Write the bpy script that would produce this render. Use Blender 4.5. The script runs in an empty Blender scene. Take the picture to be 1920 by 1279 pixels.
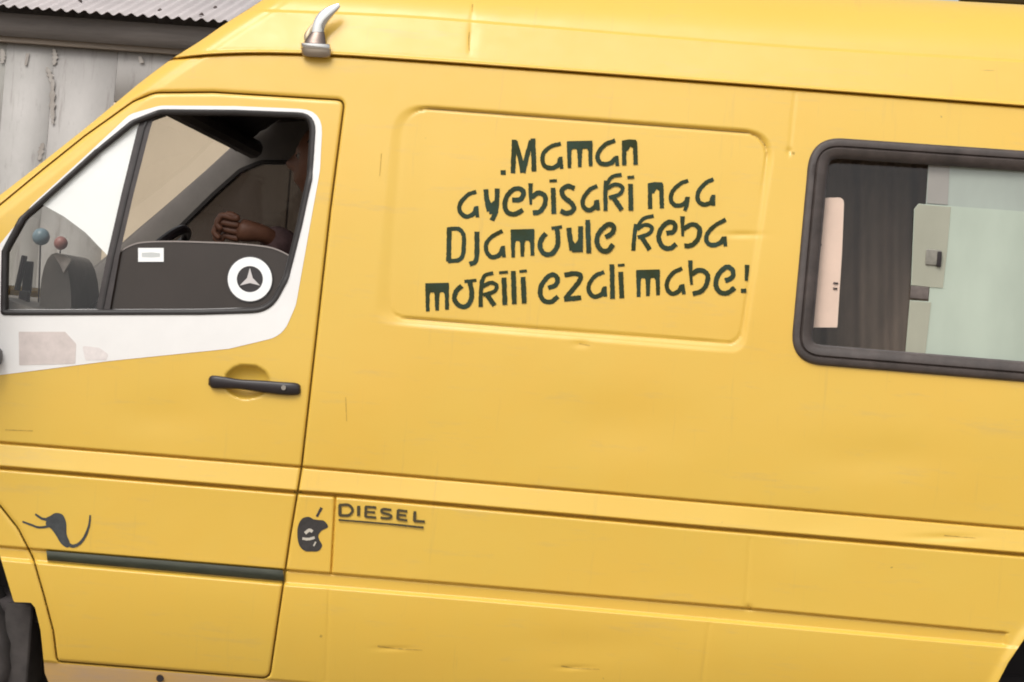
import bpy, bmesh, math, random
import numpy as np
from mathutils import Vector, Matrix
from mathutils.geometry import tessellate_polygon
random.seed(7); rng = np.random.default_rng(7)
R_ = math.radians
scene = bpy.context.scene

# ------------------------------------------------------------------ camera
PSI, ROLL, DIST, FPX = R_(3.3), R_(4.62), 6.0, 3900.0
CAM_Z = 1.42
CAM = np.array([DIST*math.sin(PSI), -DIST*math.cos(PSI), CAM_Z])
FWD = np.array([-math.sin(PSI), math.cos(PSI), 0.0])
R0 = np.array([math.cos(PSI), math.sin(PSI), 0.0]); ZZ = np.array([0, 0, 1.0])
RGT = R0*math.cos(ROLL) + ZZ*math.sin(ROLL)
UPV = -R0*math.sin(ROLL) + ZZ*math.cos(ROLL)
cd = bpy.data.cameras.new('camera'); cam = bpy.data.objects.new('camera', cd)
scene.collection.objects.link(cam); scene.camera = cam
cam.matrix_world = Matrix(((RGT[0], UPV[0], -FWD[0], CAM[0]), (RGT[1], UPV[1], -FWD[1], CAM[1]),
                           (RGT[2], UPV[2], -FWD[2], CAM[2]), (0, 0, 0, 1)))
cd.sensor_width = 36; cd.lens = 36*FPX/1920; cd.clip_end = 2000; cd.clip_start = 0.05

# ------------------------------------------------------------------ sky, sun, exposure
SUN_EL, SUN_AZ = R_(52), R_(205)          # azimuth clockwise from +Y
world = bpy.data.worlds.new('World'); scene.world = world; world.use_nodes = True
wn, wl = world.node_tree.nodes, world.node_tree.links
sky = wn.new('ShaderNodeTexSky'); sky.sky_type = 'NISHITA'; sky.sun_disc = False
sky.sun_elevation = SUN_EL; sky.sun_rotation = SUN_AZ
sky.air_density = 1.6; sky.dust_density = 5.0; sky.ozone_density = 1.0
hs = wn.new('ShaderNodeHueSaturation'); hs.inputs['Saturation'].default_value = 0.12
bg = wn['Background']; bg.inputs['Strength'].default_value = 0.13
wl.new(sky.outputs[0], hs.inputs['Color']); wl.new(hs.outputs[0], bg.inputs['Color'])
sd = bpy.data.lights.new('sun', 'SUN'); sun = bpy.data.objects.new('sun', sd)
scene.collection.objects.link(sun); sd.energy = 0.8; sd.angle = R_(25); sd.color = (1.0, 0.95, 0.88)
sdir = Vector((math.sin(SUN_AZ)*math.cos(SUN_EL), math.cos(SUN_AZ)*math.cos(SUN_EL), math.sin(SUN_EL)))
sun.rotation_euler = sdir.to_track_quat('Z', 'Y').to_euler(); sun.location = sdir*20
vs = scene.view_settings
vs.view_transform = 'Standard'; vs.look = 'None'; vs.gamma = 1; vs.use_curve_mapping = False
vs.exposure = 0.28
scene.cycles.pixel_filter_type = 'BLACKMAN_HARRIS'; scene.cycles.filter_width = 1.9

# ------------------------------------------------------------------ helpers
def P(u, v, d):
    """World point where the sight line measured at photo pixel (u, v) meets the plane y = d (van side plane is y = 0)."""
    u = np.asarray(u, float); v = np.asarray(v, float); d = np.asarray(d, float)
    dr = FWD*FPX + np.multiply.outer(u-960.0, RGT) + np.multiply.outer(639.5-v, UPV)
    t = (d-CAM[1])/dr[..., 1]
    return CAM + dr*t[..., None]

def mat(name, col, rough=0.5, metal=0.0, spec=0.5, coat=0.0, noise=0.0, nscale=8.0, bump=0.0, bscale=60.0, col2=None, stretch=(1, 1, 1)):
    m = bpy.data.materials.new(name); m.use_nodes = True
    nt = m.node_tree; b = nt.nodes['Principled BSDF']
    b.inputs['Base Color'].default_value = (*col, 1); b.inputs['Roughness'].default_value = rough
    b.inputs['Metallic'].default_value = metal; b.inputs['Specular IOR Level'].default_value = spec
    b.inputs['Coat Weight'].default_value = coat; b.inputs['Coat Roughness'].default_value = 0.12
    tc = nt.nodes.new('ShaderNodeTexCoord'); mp = nt.nodes.new('ShaderNodeMapping')
    mp.inputs['Scale'].default_value = stretch
    nt.links.new(tc.outputs['Object'], mp.inputs['Vector'])
    if noise or col2:
        n = nt.nodes.new('ShaderNodeTexNoise'); n.inputs['Scale'].default_value = nscale
        n.inputs['Detail'].default_value = 6; n.inputs['Roughness'].default_value = 0.65
        nt.links.new(mp.outputs[0], n.inputs['Vector'])
        rp = nt.nodes.new('ShaderNodeValToRGB'); e = rp.color_ramp.elements
        c2 = col2 if col2 else tuple(min(1, c*(1+noise)) for c in col)
        c1 = col if col2 else tuple(c*(1-noise) for c in col)
        e[0].position, e[1].position = 0.32, 0.68
        e[0].color, e[1].color = (*c1, 1), (*c2, 1)
        nt.links.new(n.outputs['Fac'], rp.inputs[0]); nt.links.new(rp.outputs[0], b.inputs['Base Color'])
    if bump:
        n2 = nt.nodes.new('ShaderNodeTexNoise'); n2.inputs['Scale'].default_value = bscale
        n2.inputs['Detail'].default_value = 4
        nt.links.new(mp.outputs[0], n2.inputs['Vector'])
        bp = nt.nodes.new('ShaderNodeBump'); bp.inputs['Strength'].default_value = bump; bp.inputs['Distance'].default_value = 0.01
        nt.links.new(n2.outputs['Fac'], bp.inputs['Height']); nt.links.new(bp.outputs[0], b.inputs['Normal'])
    return m

def glass(name, tint, refl=0.08, body=None, opac=0.0, rough=0.02):
    """thin pane: tinted see-through film, a share OPAC of a diffuse film of colour BODY, and a mirror share that grows at glancing angles"""
    m = bpy.data.materials.new(name); m.use_nodes = True; nt = m.node_tree
    for n in list(nt.nodes):
        if n.type != 'OUTPUT_MATERIAL': nt.nodes.remove(n)
    out = [n for n in nt.nodes if n.type == 'OUTPUT_MATERIAL'][0]
    tr = nt.nodes.new('ShaderNodeBsdfTransparent'); tr.inputs[0].default_value = (*tint, 1)
    cur = tr
    if body:
        df = nt.nodes.new('ShaderNodeBsdfDiffuse')
        tc = nt.nodes.new('ShaderNodeTexCoord'); mp = nt.nodes.new('ShaderNodeMapping'); mp.inputs['Scale'].default_value = (1, 1, .45)
        nz = nt.nodes.new('ShaderNodeTexNoise'); nz.inputs['Scale'].default_value = 5; nz.inputs['Detail'].default_value = 5  # blotches in the body colour stand in for soft reflections and smears
        rp = nt.nodes.new('ShaderNodeValToRGB'); e = rp.color_ramp.elements; e[0].position, e[1].position = .3, .72
        e[0].color = (*[c*.84 for c in body], 1); e[1].color = (*[c*1.1 for c in body], 1)
        nt.links.new(tc.outputs['Object'], mp.inputs[0]); nt.links.new(mp.outputs[0], nz.inputs['Vector']); nt.links.new(nz.outputs['Fac'], rp.inputs[0]); nt.links.new(rp.outputs[0], df.inputs[0])
        mx = nt.nodes.new('ShaderNodeMixShader'); mx.inputs[0].default_value = opac
        nt.links.new(tr.outputs[0], mx.inputs[1]); nt.links.new(df.outputs[0], mx.inputs[2]); cur = mx
    gl = nt.nodes.new('ShaderNodeBsdfGlossy'); gl.inputs['Roughness'].default_value = rough
    fr = nt.nodes.new('ShaderNodeFresnel'); fr.inputs[0].default_value = 1.5
    ma = nt.nodes.new('ShaderNodeMath'); ma.operation = 'MULTIPLY'; ma.inputs[1].default_value = refl/0.04; ma.use_clamp = True
    nt.links.new(fr.outputs[0], ma.inputs[0])
    m2 = nt.nodes.new('ShaderNodeMixShader')
    nt.links.new(ma.outputs[0], m2.inputs[0]); nt.links.new(cur.outputs[0], m2.inputs[1]); nt.links.new(gl.outputs[0], m2.inputs[2])
    nt.links.new(m2.outputs[0], out.inputs['Surface'])
    return m

def link(name, me, m, parent=None, smooth=True):
    o = bpy.data.objects.new(name, me); scene.collection.objects.link(o)
    if m: me.materials.append(m)
    if parent is not None:
        o.parent = parent; o.matrix_parent_inverse = parent.matrix_world.inverted()
    if smooth and len(me.polygons): me.polygons.foreach_set('use_smooth', [True]*len(me.polygons))
    return o

def mesh(name, verts, faces, m, parent=None, smooth=True, auto=None):
    me = bpy.data.meshes.new(name)
    me.from_pydata([tuple(map(float, p)) for p in verts], [], [tuple(int(i) for i in f) for f in faces]); me.update()
    o = link(name, me, m, parent, smooth)
    if auto is not None: sharpen(me, auto)
    return o

def sharpen(me, deg):
    bm = bmesh.new(); bm.from_mesh(me)
    bmesh.ops.recalc_face_normals(bm, faces=bm.faces)
    for e in bm.edges:
        e.smooth = not (len(e.link_faces) == 2 and e.calc_face_angle(0) > R_(deg))
    bm.to_mesh(me); bm.free()

def from_bm(name, bm, m, parent=None, auto=35):
    me = bpy.data.meshes.new(name)
    bmesh.ops.recalc_face_normals(bm, faces=bm.faces)
    for e in bm.edges:
        e.smooth = not (len(e.link_faces) == 2 and e.calc_face_angle(0) > R_(auto))
    bm.to_mesh(me); bm.free()
    return link(name, me, m, parent)

def tag(o, label=None, cat=None, kind=None, group=None):
    if label: o['label'] = label
    if cat: o['category'] = cat
    if kind: o['kind'] = kind
    if group: o['group'] = group
    return o

def empty(name, loc):
    o = bpy.data.objects.new(name, None); scene.collection.objects.link(o)
    o.location = loc; bpy.context.view_layer.update(); return o

def bx(bm, c, s, rot=None, bev=0.0):
    r = bmesh.ops.create_cube(bm, size=1.0)
    vv = r['verts']
    M = Matrix.Translation(c) @ (rot.to_4x4() if rot else Matrix.Identity(4)) @ Matrix.Diagonal((*s, 1))
    bmesh.ops.transform(bm, matrix=M, verts=vv)
    if bev:
        es = list({e for v in vv for e in v.link_edges})
        bmesh.ops.bevel(bm, geom=es, offset=bev, segments=3, profile=0.6, affect='EDGES')

def tube(bm, pts, rads, n=12, caps=True, flat=1.0):
    pts = [Vector(p) for p in pts]; rings = []
    if not hasattr(rads, '__len__'): rads = [rads]*len(pts)
    ref = None
    for i, p in enumerate(pts):
        t = (pts[min(i+1, len(pts)-1)]-pts[max(i-1, 0)]).normalized()
        if ref is None:
            ref = t.orthogonal().normalized()
        a = (ref - t*ref.dot(t)).normalized(); b = t.cross(a); ref = a
        rings.append([bm.verts.new(p+(a*math.cos(2*math.pi*k/n)+b*math.sin(2*math.pi*k/n)*flat)*rads[i]) for k in range(n)])
    for i in range(len(rings)-1):
        for k in range(n):
            bm.faces.new((rings[i][k], rings[i][(k+1) % n], rings[i+1][(k+1) % n], rings[i+1][k]))
    if caps:
        bm.faces.new(rings[0][::-1]); bm.faces.new(rings[-1])

def smooth_pts(pts, n=6):
    """Catmull-Rom through pts"""
    pts = [np.array(p, float) for p in pts]
    if len(pts) < 3: return pts
    ext = [2*pts[0]-pts[1]]+pts+[2*pts[-1]-pts[-2]]; out = []
    for i in range(1, len(ext)-2):
        p0, p1, p2, p3 = ext[i-1:i+3]
        for k in range(n):
            t = k/n
            out.append(.5*((2*p1)+(p2-p0)*t+(2*p0-5*p1+4*p2-p3)*t*t+(3*p1-p0-3*p2+p3)*t**3))
    out.append(pts[-1]); return out

def rounded(poly, rads, n=8):
    """polygon with its corners rounded; rads: one radius per corner"""
    poly = [np.array(p, float) for p in poly]; N = len(poly); out = []
    if not hasattr(rads, '__len__'): rads = [rads]*N
    for i in range(N):
        p, a, b = poly[i], poly[i-1], poly[(i+1) % N]
        da, db = a-p, b-p; la, lb = np.linalg.norm(da), np.linalg.norm(db); da, db = da/la, db/lb
        cosang = np.clip(da@db, -1, 1); half = math.acos(cosang)/2
        r = rads[i]
        if r <= 0 or abs(half-math.pi/2) < 0.02: out.append(p); continue
        L = min(r/math.tan(half), la*.48, lb*.48)
        A, B = p+da*L, p+db*L
        for k in range(n+1):
            t = k/n; out.append((1-t)**2*A+2*t*(1-t)*p+t*t*B)
    return np.array(out)

def seg_dist(u, v, pts, closed=False):
    pts = np.asarray(pts, float); best = np.full(u.shape, 1e9)
    n = len(pts)
    for i in range(n if closed else n-1):
        a, b = pts[i], pts[(i+1) % n]; d = b-a; L2 = d@d
        if L2 < 1e-12: continue
        t = np.clip(((u-a[0])*d[0]+(v-a[1])*d[1])/L2, 0, 1)
        dd = (u-a[0]-t*d[0])**2+(v-a[1]-t*d[1])**2
        np.minimum(best, dd, out=best)
    return np.sqrt(best)

def sdf(u, v, poly):
    poly = np.asarray(poly, float); ins = np.zeros(u.shape, bool); n = len(poly)
    for i in range(n):
        a, b = poly[i], poly[(i+1) % n]
        if a[1] == b[1]: continue
        c = ((a[1] > v) != (b[1] > v)) & (u < (b[0]-a[0])*(v-a[1])/(b[1]-a[1])+a[0])
        ins ^= c
    d = seg_dist(u, v, poly, True)
    return np.where(ins, -d, d)

def sstep(x, a, b):
    t = np.clip((x-a)/(b-a), 0, 1); return t*t*(3-2*t)

# ------------------------------------------------------------------ materials
def paint_material():
    m = bpy.data.materials.new('yellow_paint'); m.use_nodes = True; nt = m.node_tree; N, L = nt.nodes, nt.links
    b = N['Principled BSDF']
    tc = N.new('ShaderNodeTexCoord')
    def noise(scale, stretch, detail=5, rough=.6):
        mp = N.new('ShaderNodeMapping'); mp.inputs['Scale'].default_value = stretch; L.new(tc.outputs['Object'], mp.inputs['Vector'])
        n = N.new('ShaderNodeTexNoise'); n.inputs['Scale'].default_value = scale; n.inputs['Detail'].default_value = detail
        n.inputs['Roughness'].default_value = rough; L.new(mp.outputs[0], n.inputs['Vector']); return n
    def ramp(src, p0, p1, c0=(0, 0, 0), c1=(1, 1, 1)):
        r = N.new('ShaderNodeValToRGB'); e = r.color_ramp.elements; e[0].position, e[1].position = p0, p1
        e[0].color, e[1].color = (*c0, 1), (*c1, 1); L.new(src.outputs['Fac'], r.inputs[0]); return r
    def mix(fac, a, bcol):
        x = N.new('ShaderNodeMix'); x.data_type = 'RGBA'
        L.new(fac.outputs[0], x.inputs[0]); L.new(a, x.inputs[6]) if not isinstance(a, tuple) else None
        if isinstance(a, tuple): x.inputs[6].default_value = (*a, 1)
        x.inputs[7].default_value = (*bcol, 1); return x.outputs[2]
    base = ramp(noise(1.7, (1, 1, 1)), .3, .7, PAINT, tuple(c*k for c, k in zip(PAINT, (1.03, .96, 0.86))))
    grime = ramp(noise(9, (.35, 1, 2.2), 8, .75), .56, .80, (0, 0, 0), (.45, .45, .45))
    c = mix(grime, base.outputs[0], (.50, .36, .16))
    streak = ramp(noise(5, (6, 1, .35), 6, .7), .60, .78, (0, 0, 0), (.26, .26, .26))
    c = mix(streak, c, (.42, .28, .10))
    speck = ramp(noise(34, (1, 1, 1), 3, .6), .775, .80, (0, 0, 0), (.55, .55, .55))
    c = mix(speck, c, (.22, .13, .04))
    scr = ramp(noise(8, (1.0, 1, 12), 3, .5), .77, .80, (0, 0, 0), (.5, .5, .5))
    c = mix(scr, c, (.30, .18, .04))
    L.new(c, b.inputs['Base Color'])
    rr = ramp(noise(14, (1, 1, 1.5), 6, .7), .3, .7, (.34, .34, .34), (.52, .52, .52))
    L.new(rr.outputs[0], b.inputs['Roughness'])
    b.inputs['Coat Weight'].default_value = 0.40; b.inputs['Coat Roughness'].default_value = 0.2
    bn = noise(3.0, (1, 1, 1), 3, .5); bn2 = noise(160, (1, 1, 1), 2, .5)
    ad = N.new('ShaderNodeMath'); ad.operation = 'MULTIPLY_ADD'; ad.inputs[1].default_value = .05
    L.new(bn2.outputs['Fac'], ad.inputs[0]); L.new(bn.outputs['Fac'], ad.inputs[2])
    bp = N.new('ShaderNodeBump'); bp.inputs['Strength'].default_value = .25; bp.inputs['Distance'].default_value = .012
    L.new(ad.outputs[0], bp.inputs['Height']); L.new(bp.outputs[0], b.inputs['Normal'])
    return m

PAINT = (0.735, 0.482, 0.072)
M = {}
M['yellow'] = paint_material()
M['sill'] = mat('dusty_sill_paint', (.62, .38, .12), .6, col2=(.50, .34, .20), nscale=9, stretch=(.5, 1, 2))
M['white'] = mat('white_paint', (.84, .82, .80), .4, noise=.03, nscale=5)
M['residue'] = mat('sticker_residue', (.66, .58, .55), .7, noise=.10, nscale=22)
M['rubber'] = mat('black_rubber', (.030, .024, .022), .55, noise=.25, nscale=20, bump=.1)
M['seal'] = mat('window_seal', (.020, .016, .015), .5, noise=.2, nscale=20)
M['gasket'] = mat('window_gasket', (.062, .048, .043), .55, noise=.30, nscale=14, bump=.15, bscale=40)
M['plastic'] = mat('black_plastic', (.022, .016, .017), .38, noise=.2, nscale=30)
M['moulding'] = mat('grey_moulding', (.034, .038, .022), .6, noise=.35, nscale=25, stretch=(.5, 1, 3))
M['chrome'] = mat('chrome', (.80, .78, .75), .12, metal=1.0)
M['steel'] = mat('steel_rim', (.36, .35, .34), .45, metal=.6, noise=.2, nscale=10)
M['letter'] = mat('slate_green_paint', (.030, .034, .008), .7, spec=.15, col2=(.032, .058, .042), nscale=12)
M['badge'] = mat('dark_badge', (.06, .045, .015), .5)
M['trim'] = mat('cab_trim', (.16, .14, .125), .75, noise=.15, nscale=8)
M['lining'] = mat('dark_lining', (.10, .085, .075), .85, noise=.15, nscale=6)
M['pillar'] = mat('grey_pillar_trim', (.19, .17, .155), .7, noise=.1, nscale=10)
M['dash'] = mat('dashboard_plastic', (.17, .145, .125), .65, noise=.15, nscale=12)
M['seatcloth'] = mat('seat_cloth', (.075, .055, .05), .9, noise=.3, nscale=25, bump=.2)
M['clear'] = glass('clear_glass', (.975, .98, .97), .04)
M['wind'] = glass('windscreen_glass', (.90, .90, .87), .04, (.45, .36, .26), .10)
M['tint'] = glass('tinted_glass', (.10, .085, .075), .035, (.060, .046, .038), .72, .04)
M['fartint'] = glass('dark_far_glass', (.10, .09, .085), .04, (.05, .04, .04), .6)
M['greenpane'] = glass('pale_reflection_glass', (.70, .80, .74), .05, (.45, .51, .42), .90, .06)
M['yellowpane'] = glass('overlap_glass', (.70, .74, .66), .05, (.49, .47, .37), .62, .10)
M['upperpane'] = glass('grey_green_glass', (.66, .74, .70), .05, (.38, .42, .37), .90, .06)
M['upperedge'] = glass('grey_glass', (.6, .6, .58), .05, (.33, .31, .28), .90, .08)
M['skin'] = mat('brown_skin', (.19, .082, .047), .5, noise=.12, nscale=30, bump=.05)
M['shirt'] = mat('maroon_cloth', (.11, .062, .060), .9, noise=.25, nscale=30, bump=.2)
M['trouser'] = mat('dark_trousers', (.03, .03, .04), .9, noise=.2, nscale=30)
M['hair'] = mat('black_hair', (.012, .010, .010), .9, noise=.3, nscale=80, bump=.4)
M['eye'] = mat('eye', (.2, .17, .15), .3)
M['paper'] = mat('white_paper', (.90, .90, .885), .6, noise=.01)
M['pink'] = mat('pale_pink_board', (.78, .57, .46), .6, noise=.05, nscale=12)
M['blue'] = mat('blue_grey_ball', (.17, .24, .28), .25, noise=.2, nscale=30)
M['red'] = mat('dull_red_ball', (.34, .14, .12), .4, noise=.15, nscale=40)
M['cream'] = mat('cream_cloth', (.52, .45, .40), .9, noise=.15, nscale=30)
M['dark'] = mat('underbody', (.055, .046, .045), .9)

# ------------------------------------------------------------------ van side: measured key lines (photo pixels)
def line(*pts):
    a = np.array(pts, float)
    s0 = (a[1, 1]-a[0, 1])/(a[1, 0]-a[0, 0]); s1 = (a[-1, 1]-a[-2, 1])/(a[-1, 0]-a[-2, 0])
    def f(u):
        u = np.asarray(u, float); r = np.interp(u, a[:, 0], a[:, 1])
        r = np.where(u < a[0, 0], a[0, 1]+(u-a[0, 0])*s0, r)
        return np.where(u > a[-1, 0], a[-1, 1]+(u-a[-1, 0])*s1, r)
    return f
def sline(*pts): return line(*[tuple(p) for p in smooth_pts(pts, 8)])
LT = line((500, -67), (1920, 9))
LR = sline((300, 14), (713, 29), (1000, 50), (1480, 88), (1920, 115.5))
LS = sline((100, 146), (220, 124), (333, 110), (400, 103.5), (480, 101), (566, 102.5), (640, 105.5), (713, 110), (1000, 130.5), (1480, 166.5), (1920, 200.5))
LA = line((0, 830), (564, 875.5), (660, 883.5), (1320, 940.6), (1920, 992))
LB = line((0, 874), (550, 919.6), (660, 927.5), (1320, 986.5), (1920, 1037.5))
LC = line((85, 1031), (535, 1068), (617, 1074.5), (900, 1098), (1400, 1140), (1890, 1186))
LC2 = line((85, 1056), (535, 1096), (617, 1102), (900, 1125), (1320, 1162), (1875, 1211))
LD = line((107, 1240), (505, 1272), (1920, 1395))
def LE(u): return LD(u)+64
KEYS = [LT, LR, LS, LA, LB, LC, LC2, LD, LE]

SIL = [(560, -62), (520, -20), (480, 8), (423, 44), (375, 77), (323, 110), (270, 149), (235, 178), (175, 228), (120, 272), (62, 318), (0, 366), (-80, 430), (-190, 512)]
SILS = smooth_pts(SIL, 5)
FRONT = [(-260, 535), (-400, 590), (-520, 665), (-600, 770), (-640, 900), (-655, 1080), (-650, 1240), (-600, 1275), (-440, 1290)]
ARCH_F = [(-436, 1190), (-418, 1090), (-368, 985), (-290, 912), (-190, 884), (-100, 908), (-45, 962), (-2, 1036), (26, 1129), (58, 1130), (66, 1140), (76, 1182), (82, 1240), (84, 1262)]
ARCH_R = [(1858, 1312), (1866, 1290), (1890, 1243), (1922, 1196), (1985, 1124), (2085, 1074), (2200, 1066), (2310, 1110), (2380, 1205), (2405, 1320), (2410, 1440)]
BODY = [tuple(p) for p in SILS] + FRONT + ARCH_F + [(100, 1262+40), (1840, 1450)] + ARCH_R + [(2600, 1512), (3190, 1560), (3225, 1400), (3330, 300), (3345, 30), (560, -90)]
BODY = np.array(BODY, float)
WIN = rounded([(2, 590), (4, 470), (38, 408), (90, 362), (180, 281), (248, 226), (300, 206), (440, 207), (592, 213), (585, 330), (566, 420), (541, 520), (508, 585), (380, 589)],
              [8, 6, 26, 60, 60, 40, 50, 20, 34, 80, 100, 60, 62, 60], 6)
WHITE = rounded([(-70, 712), (-70, 560), (-10, 470), (60, 384), (150, 302), (244, 214), (300, 198), (440, 199), (606, 206), (600, 320), (581, 425), (555, 572), (530, 630), (430, 654), (205, 677), (90, 692)],
                [5, 20, 30, 60, 60, 40, 60, 30, 44, 90, 120, 60, 55, 80, 80, 60], 6)
RWIN = rounded([(1521, 257), (2330, 312), (2290, 745), (1482, 679)], [62, 60, 60, 58], 12)
DOOR = [tuple(p) for p in rounded([(-130, 500), (0, 384), (80, 318), (160, 254), (250, 190), (290, 174), (400, 173), (646, 188), (619, 397), (592, 640), (565, 880), (545, 1000), (505, 1272),
        (107, 1240), (100, 1184), (82, 1115), (62, 1046), (34, 991), (0, 948), (-60, 900), (-140, 860), (-150, 650)],
        [10, 30, 40, 40, 60, 50, 40, 14, 40, 40, 40, 60, 16, 10, 30, 60, 60, 60, 60, 60, 30, 30], 5)]
REC_O = rounded([(738, 194), (1458, 246), (1397, 664), (700, 607)], [62, 58, 34, 34], 10)
REC_I = rounded([(758, 200), (1445, 252), (1387, 646), (730, 594)], [56, 52, 32, 30], 10)
FLAP = [(629, 930), (621, 1074)]
HIND = [(3010, 250), (2920, 1400)]

def Yf(u, v):
    """inward depth of the near side skin (m) at measured pixel (u, v)"""
    u = np.asarray(u, float); v = np.asarray(v, float)
    vT, vR, vS, vA, vB, vC, vC2, vD = (k(u) for k in KEYS[:8])
    t = np.clip((vA-v)/(vA-vS), 0, 1.2)
    Y = 0.140*t*t
    # high roof moulding above the gutter seam
    up = vS-v
    lip = 0.139 - 0.011*(1-sstep(up, 2.5, 10))
    q = np.clip((up-11)/(vS-vR-11), 0, 1)
    roof = lip + 0.040*q
    w = np.clip((vR-v)/(vR-vT), 0, 0.995)
    roof = roof + 0.05*w + 0.19*(1-np.sqrt(1-w*w)) + 0.007*sstep(vR-v, -2.5, 3.5)
    Y = np.where(up > 1.0, roof, Y)
    Y = Y + 0.026*np.exp(-(up/1.8)**2)                          # gutter groove
    # waist band
    qb = np.clip((v-vA)/(vB-vA), 0, 1)
    Y = np.where(v > vA, 0.004-0.016*qb, Y)
    Y = Y + 0.017*np.exp(-((v-vA)/1.9)**2)
    b = v-vB
    low = 0.009 - 0.016*sstep(b, 3.0, 9.5)
    low = np.where(b < 3, -0.012+0.021*sstep(b, -1.5, 2.0), low) + 0.010*np.exp(-((b-2.2)/1.8)**2)
    Y = np.where(b > -1.5, low, Y)
    # rubbing strip channel
    end = 1-sstep(u, 1880, 1893)
    ch = sstep(v, vC-1.5, vC+2.5)*(1-sstep(v, vC2-5, vC2+3))
    Y = Y + 0.010*ch*end + 0.008*np.exp(-((v-vC-1)/1.7)**2)*end
    bulge = -0.004*sstep(v, vC2-3, vC2+4)
    qd = np.clip((v-vC2)/(vD-vC2), 0, 2.0)
    Y = np.where(v > vB+20, Y+bulge+0.042*qd**2*(v > vC2), Y)
    # sill set back under the door
    Y = Y + 0.006*sstep(v, vD-1, vD+5)
    # pressed panel
    so, si = sdf(u, v, REC_O), sdf(u, v, REC_I)
    f = np.where(so < 0, np.where(si > 0, (-so)/np.maximum(-so+si, 1e-6), 1.0), 0.0)
    f = f*f*(3-2*f)
    lft, rgt = 748-.091*(v-194), 1452-.147*(v-246)
    hz = sstep(u, lft+8, lft+75)*(1-.6*sstep(u, rgt-90, rgt-15)*sstep(v, 250, 420))
    Y = Y + (so < 0)*(0.0040*f + 0.0026*sstep(-so, 0.5, 5.0)*(.12+.88*hz) + 0.011*np.exp(-(si/1.6)**2)*hz*sstep(np.abs(v-430), 40, 170))
    for ln in (((617, 1105), (611, 1276)), ((1406, 1010), (1398, 1136)), ((1491, 175), (1479, 292)), ((887, 0), (880, 100)), ((1330, 1170), (1316, 1279))):
        Y = Y + .0016*np.exp(-(seg_dist(u, v, ln)/2.6)**2)
    # shut lines
    dd = seg_dist(u, v, DOOR, True)
    Y = Y + 0.006*np.exp(-(dd/3.2)**2)
    Y = Y + 0.013*np.exp(-(seg_dist(u, v, FLAP)/1.6)**2)
    Y = Y + 0.014*np.exp(-(seg_dist(u, v, HIND)/4)**2)
    # handle cup
    e = ((u-463)/42)**2+((v-716)/32)**2
    Y = Y + 0.030*np.clip(1-e, 0, 1)**.5
    # raised lip round the rear arch, rolled edge at the front arch
    da = seg_dist(u, v, ARCH_R); Y = Y - 0.010*np.exp(-(da/11)**2)
    # rounded front corner along the windscreen pillar
    ds = seg_dist(u, v, [SILS[i] for i in range(0, len(SILS), 2)]+FRONT[:5])/650.0
    r = 0.050
    x = np.clip(r-ds, 0, r*0.985)
    Y = Y + (r-np.sqrt(r*r-x*x))*1.0
    Y = Y + 0.0022*np.exp(-((ds-0.040)/0.006)**2)*(v < 500)     # crease along the pillar
    # dents, a crease by the panel and gentle waviness of old sheet metal
    for (a, c, s1, s2, h) in ((1090, 645, 16, 6, .0025), (1392, 440, 34, 4.5, .0035), (885, 70, 10, 26, .002), (1480, 283, 5, 5, .004), (1404, 1139, 6, 5, .005),
                              (1500, 1000, 90, 40, .004), (1180, 800, 130, 60, .004), (300, 780, 90, 40, .003), (820, 780, 60, 90, .002), (1650, 860, 120, 40, .004),
                              (1100, 1210, 120, 30, .003), (1770, 1008, 60, 6, .003), (735, 1216, 30, 3, .003), (1075, 1252, 30, 3, .003)):
        Y = Y + h*np.exp(-((u-a)/s1)**2-((v-c)/s2)**2)
    Y = Y + .0008*np.sin(u/97+1.3*np.sin(v/71))+.0006*np.sin(v/53+u/210)
    return Y

def spread(a, b, keys, smin, smax, grow=0.16):
    xs = [a]
    while xs[-1] < b:
        x = xs[-1]; dk = min([abs(x+smin-k) for k in keys]+[1e9])
        xs.append(x+min(smax, smin+max(0, dk-4)*grow))
    xs[-1] = b; return xs

# grid of the near side
ss = []
x = -760.0
while x < 3400:
    ss.append(x)
    if -120 < x < 2060:
        st = 3.4
        if 577 < x < 603: st = 1.2
        elif 664 < x < 681: st = 1.3
    else: st = 13.0
    x += st
ss = np.array(ss)
nom = [float(k(960.0)) for k in KEYS]
rows = []
for i in range(len(nom)-1):
    xs = spread(nom[i], nom[i+1], [nom[i], nom[i+1]], 1.25, 3.4)
    for xx in xs[:-1]: rows.append((i, (xx-nom[i])/(nom[i+1]-nom[i])))
rows.append((len(nom)-2, 1.0))
nr, nc = len(rows), len(ss)
GU = np.zeros((nr, nc)); GV = np.zeros((nr, nc))
for j, (i, f) in enumerate(rows):
    u = ss.copy()
    for _ in range(12):
        v = KEYS[i](u)*(1-f)+KEYS[i+1](u)*f
        u = ss-0.129*(v-640)
    GU[j], GV[j] = u, v
GY = Yf(GU, GV)
GP = P(GU, GV, GY)
F_body = sdf(GU, GV, BODY); F_win = sdf(GU, GV, WIN); F_rwin = sdf(GU, GV, RWIN); F_door = sdf(GU, GV, DOOR)
F_white = sdf(GU, GV, WHITE)
in_flap = (GU < np.interp(GV, [930, 1074], [629, 621])) & (GV > LB(GU)) & (GV < LC(GU))

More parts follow.
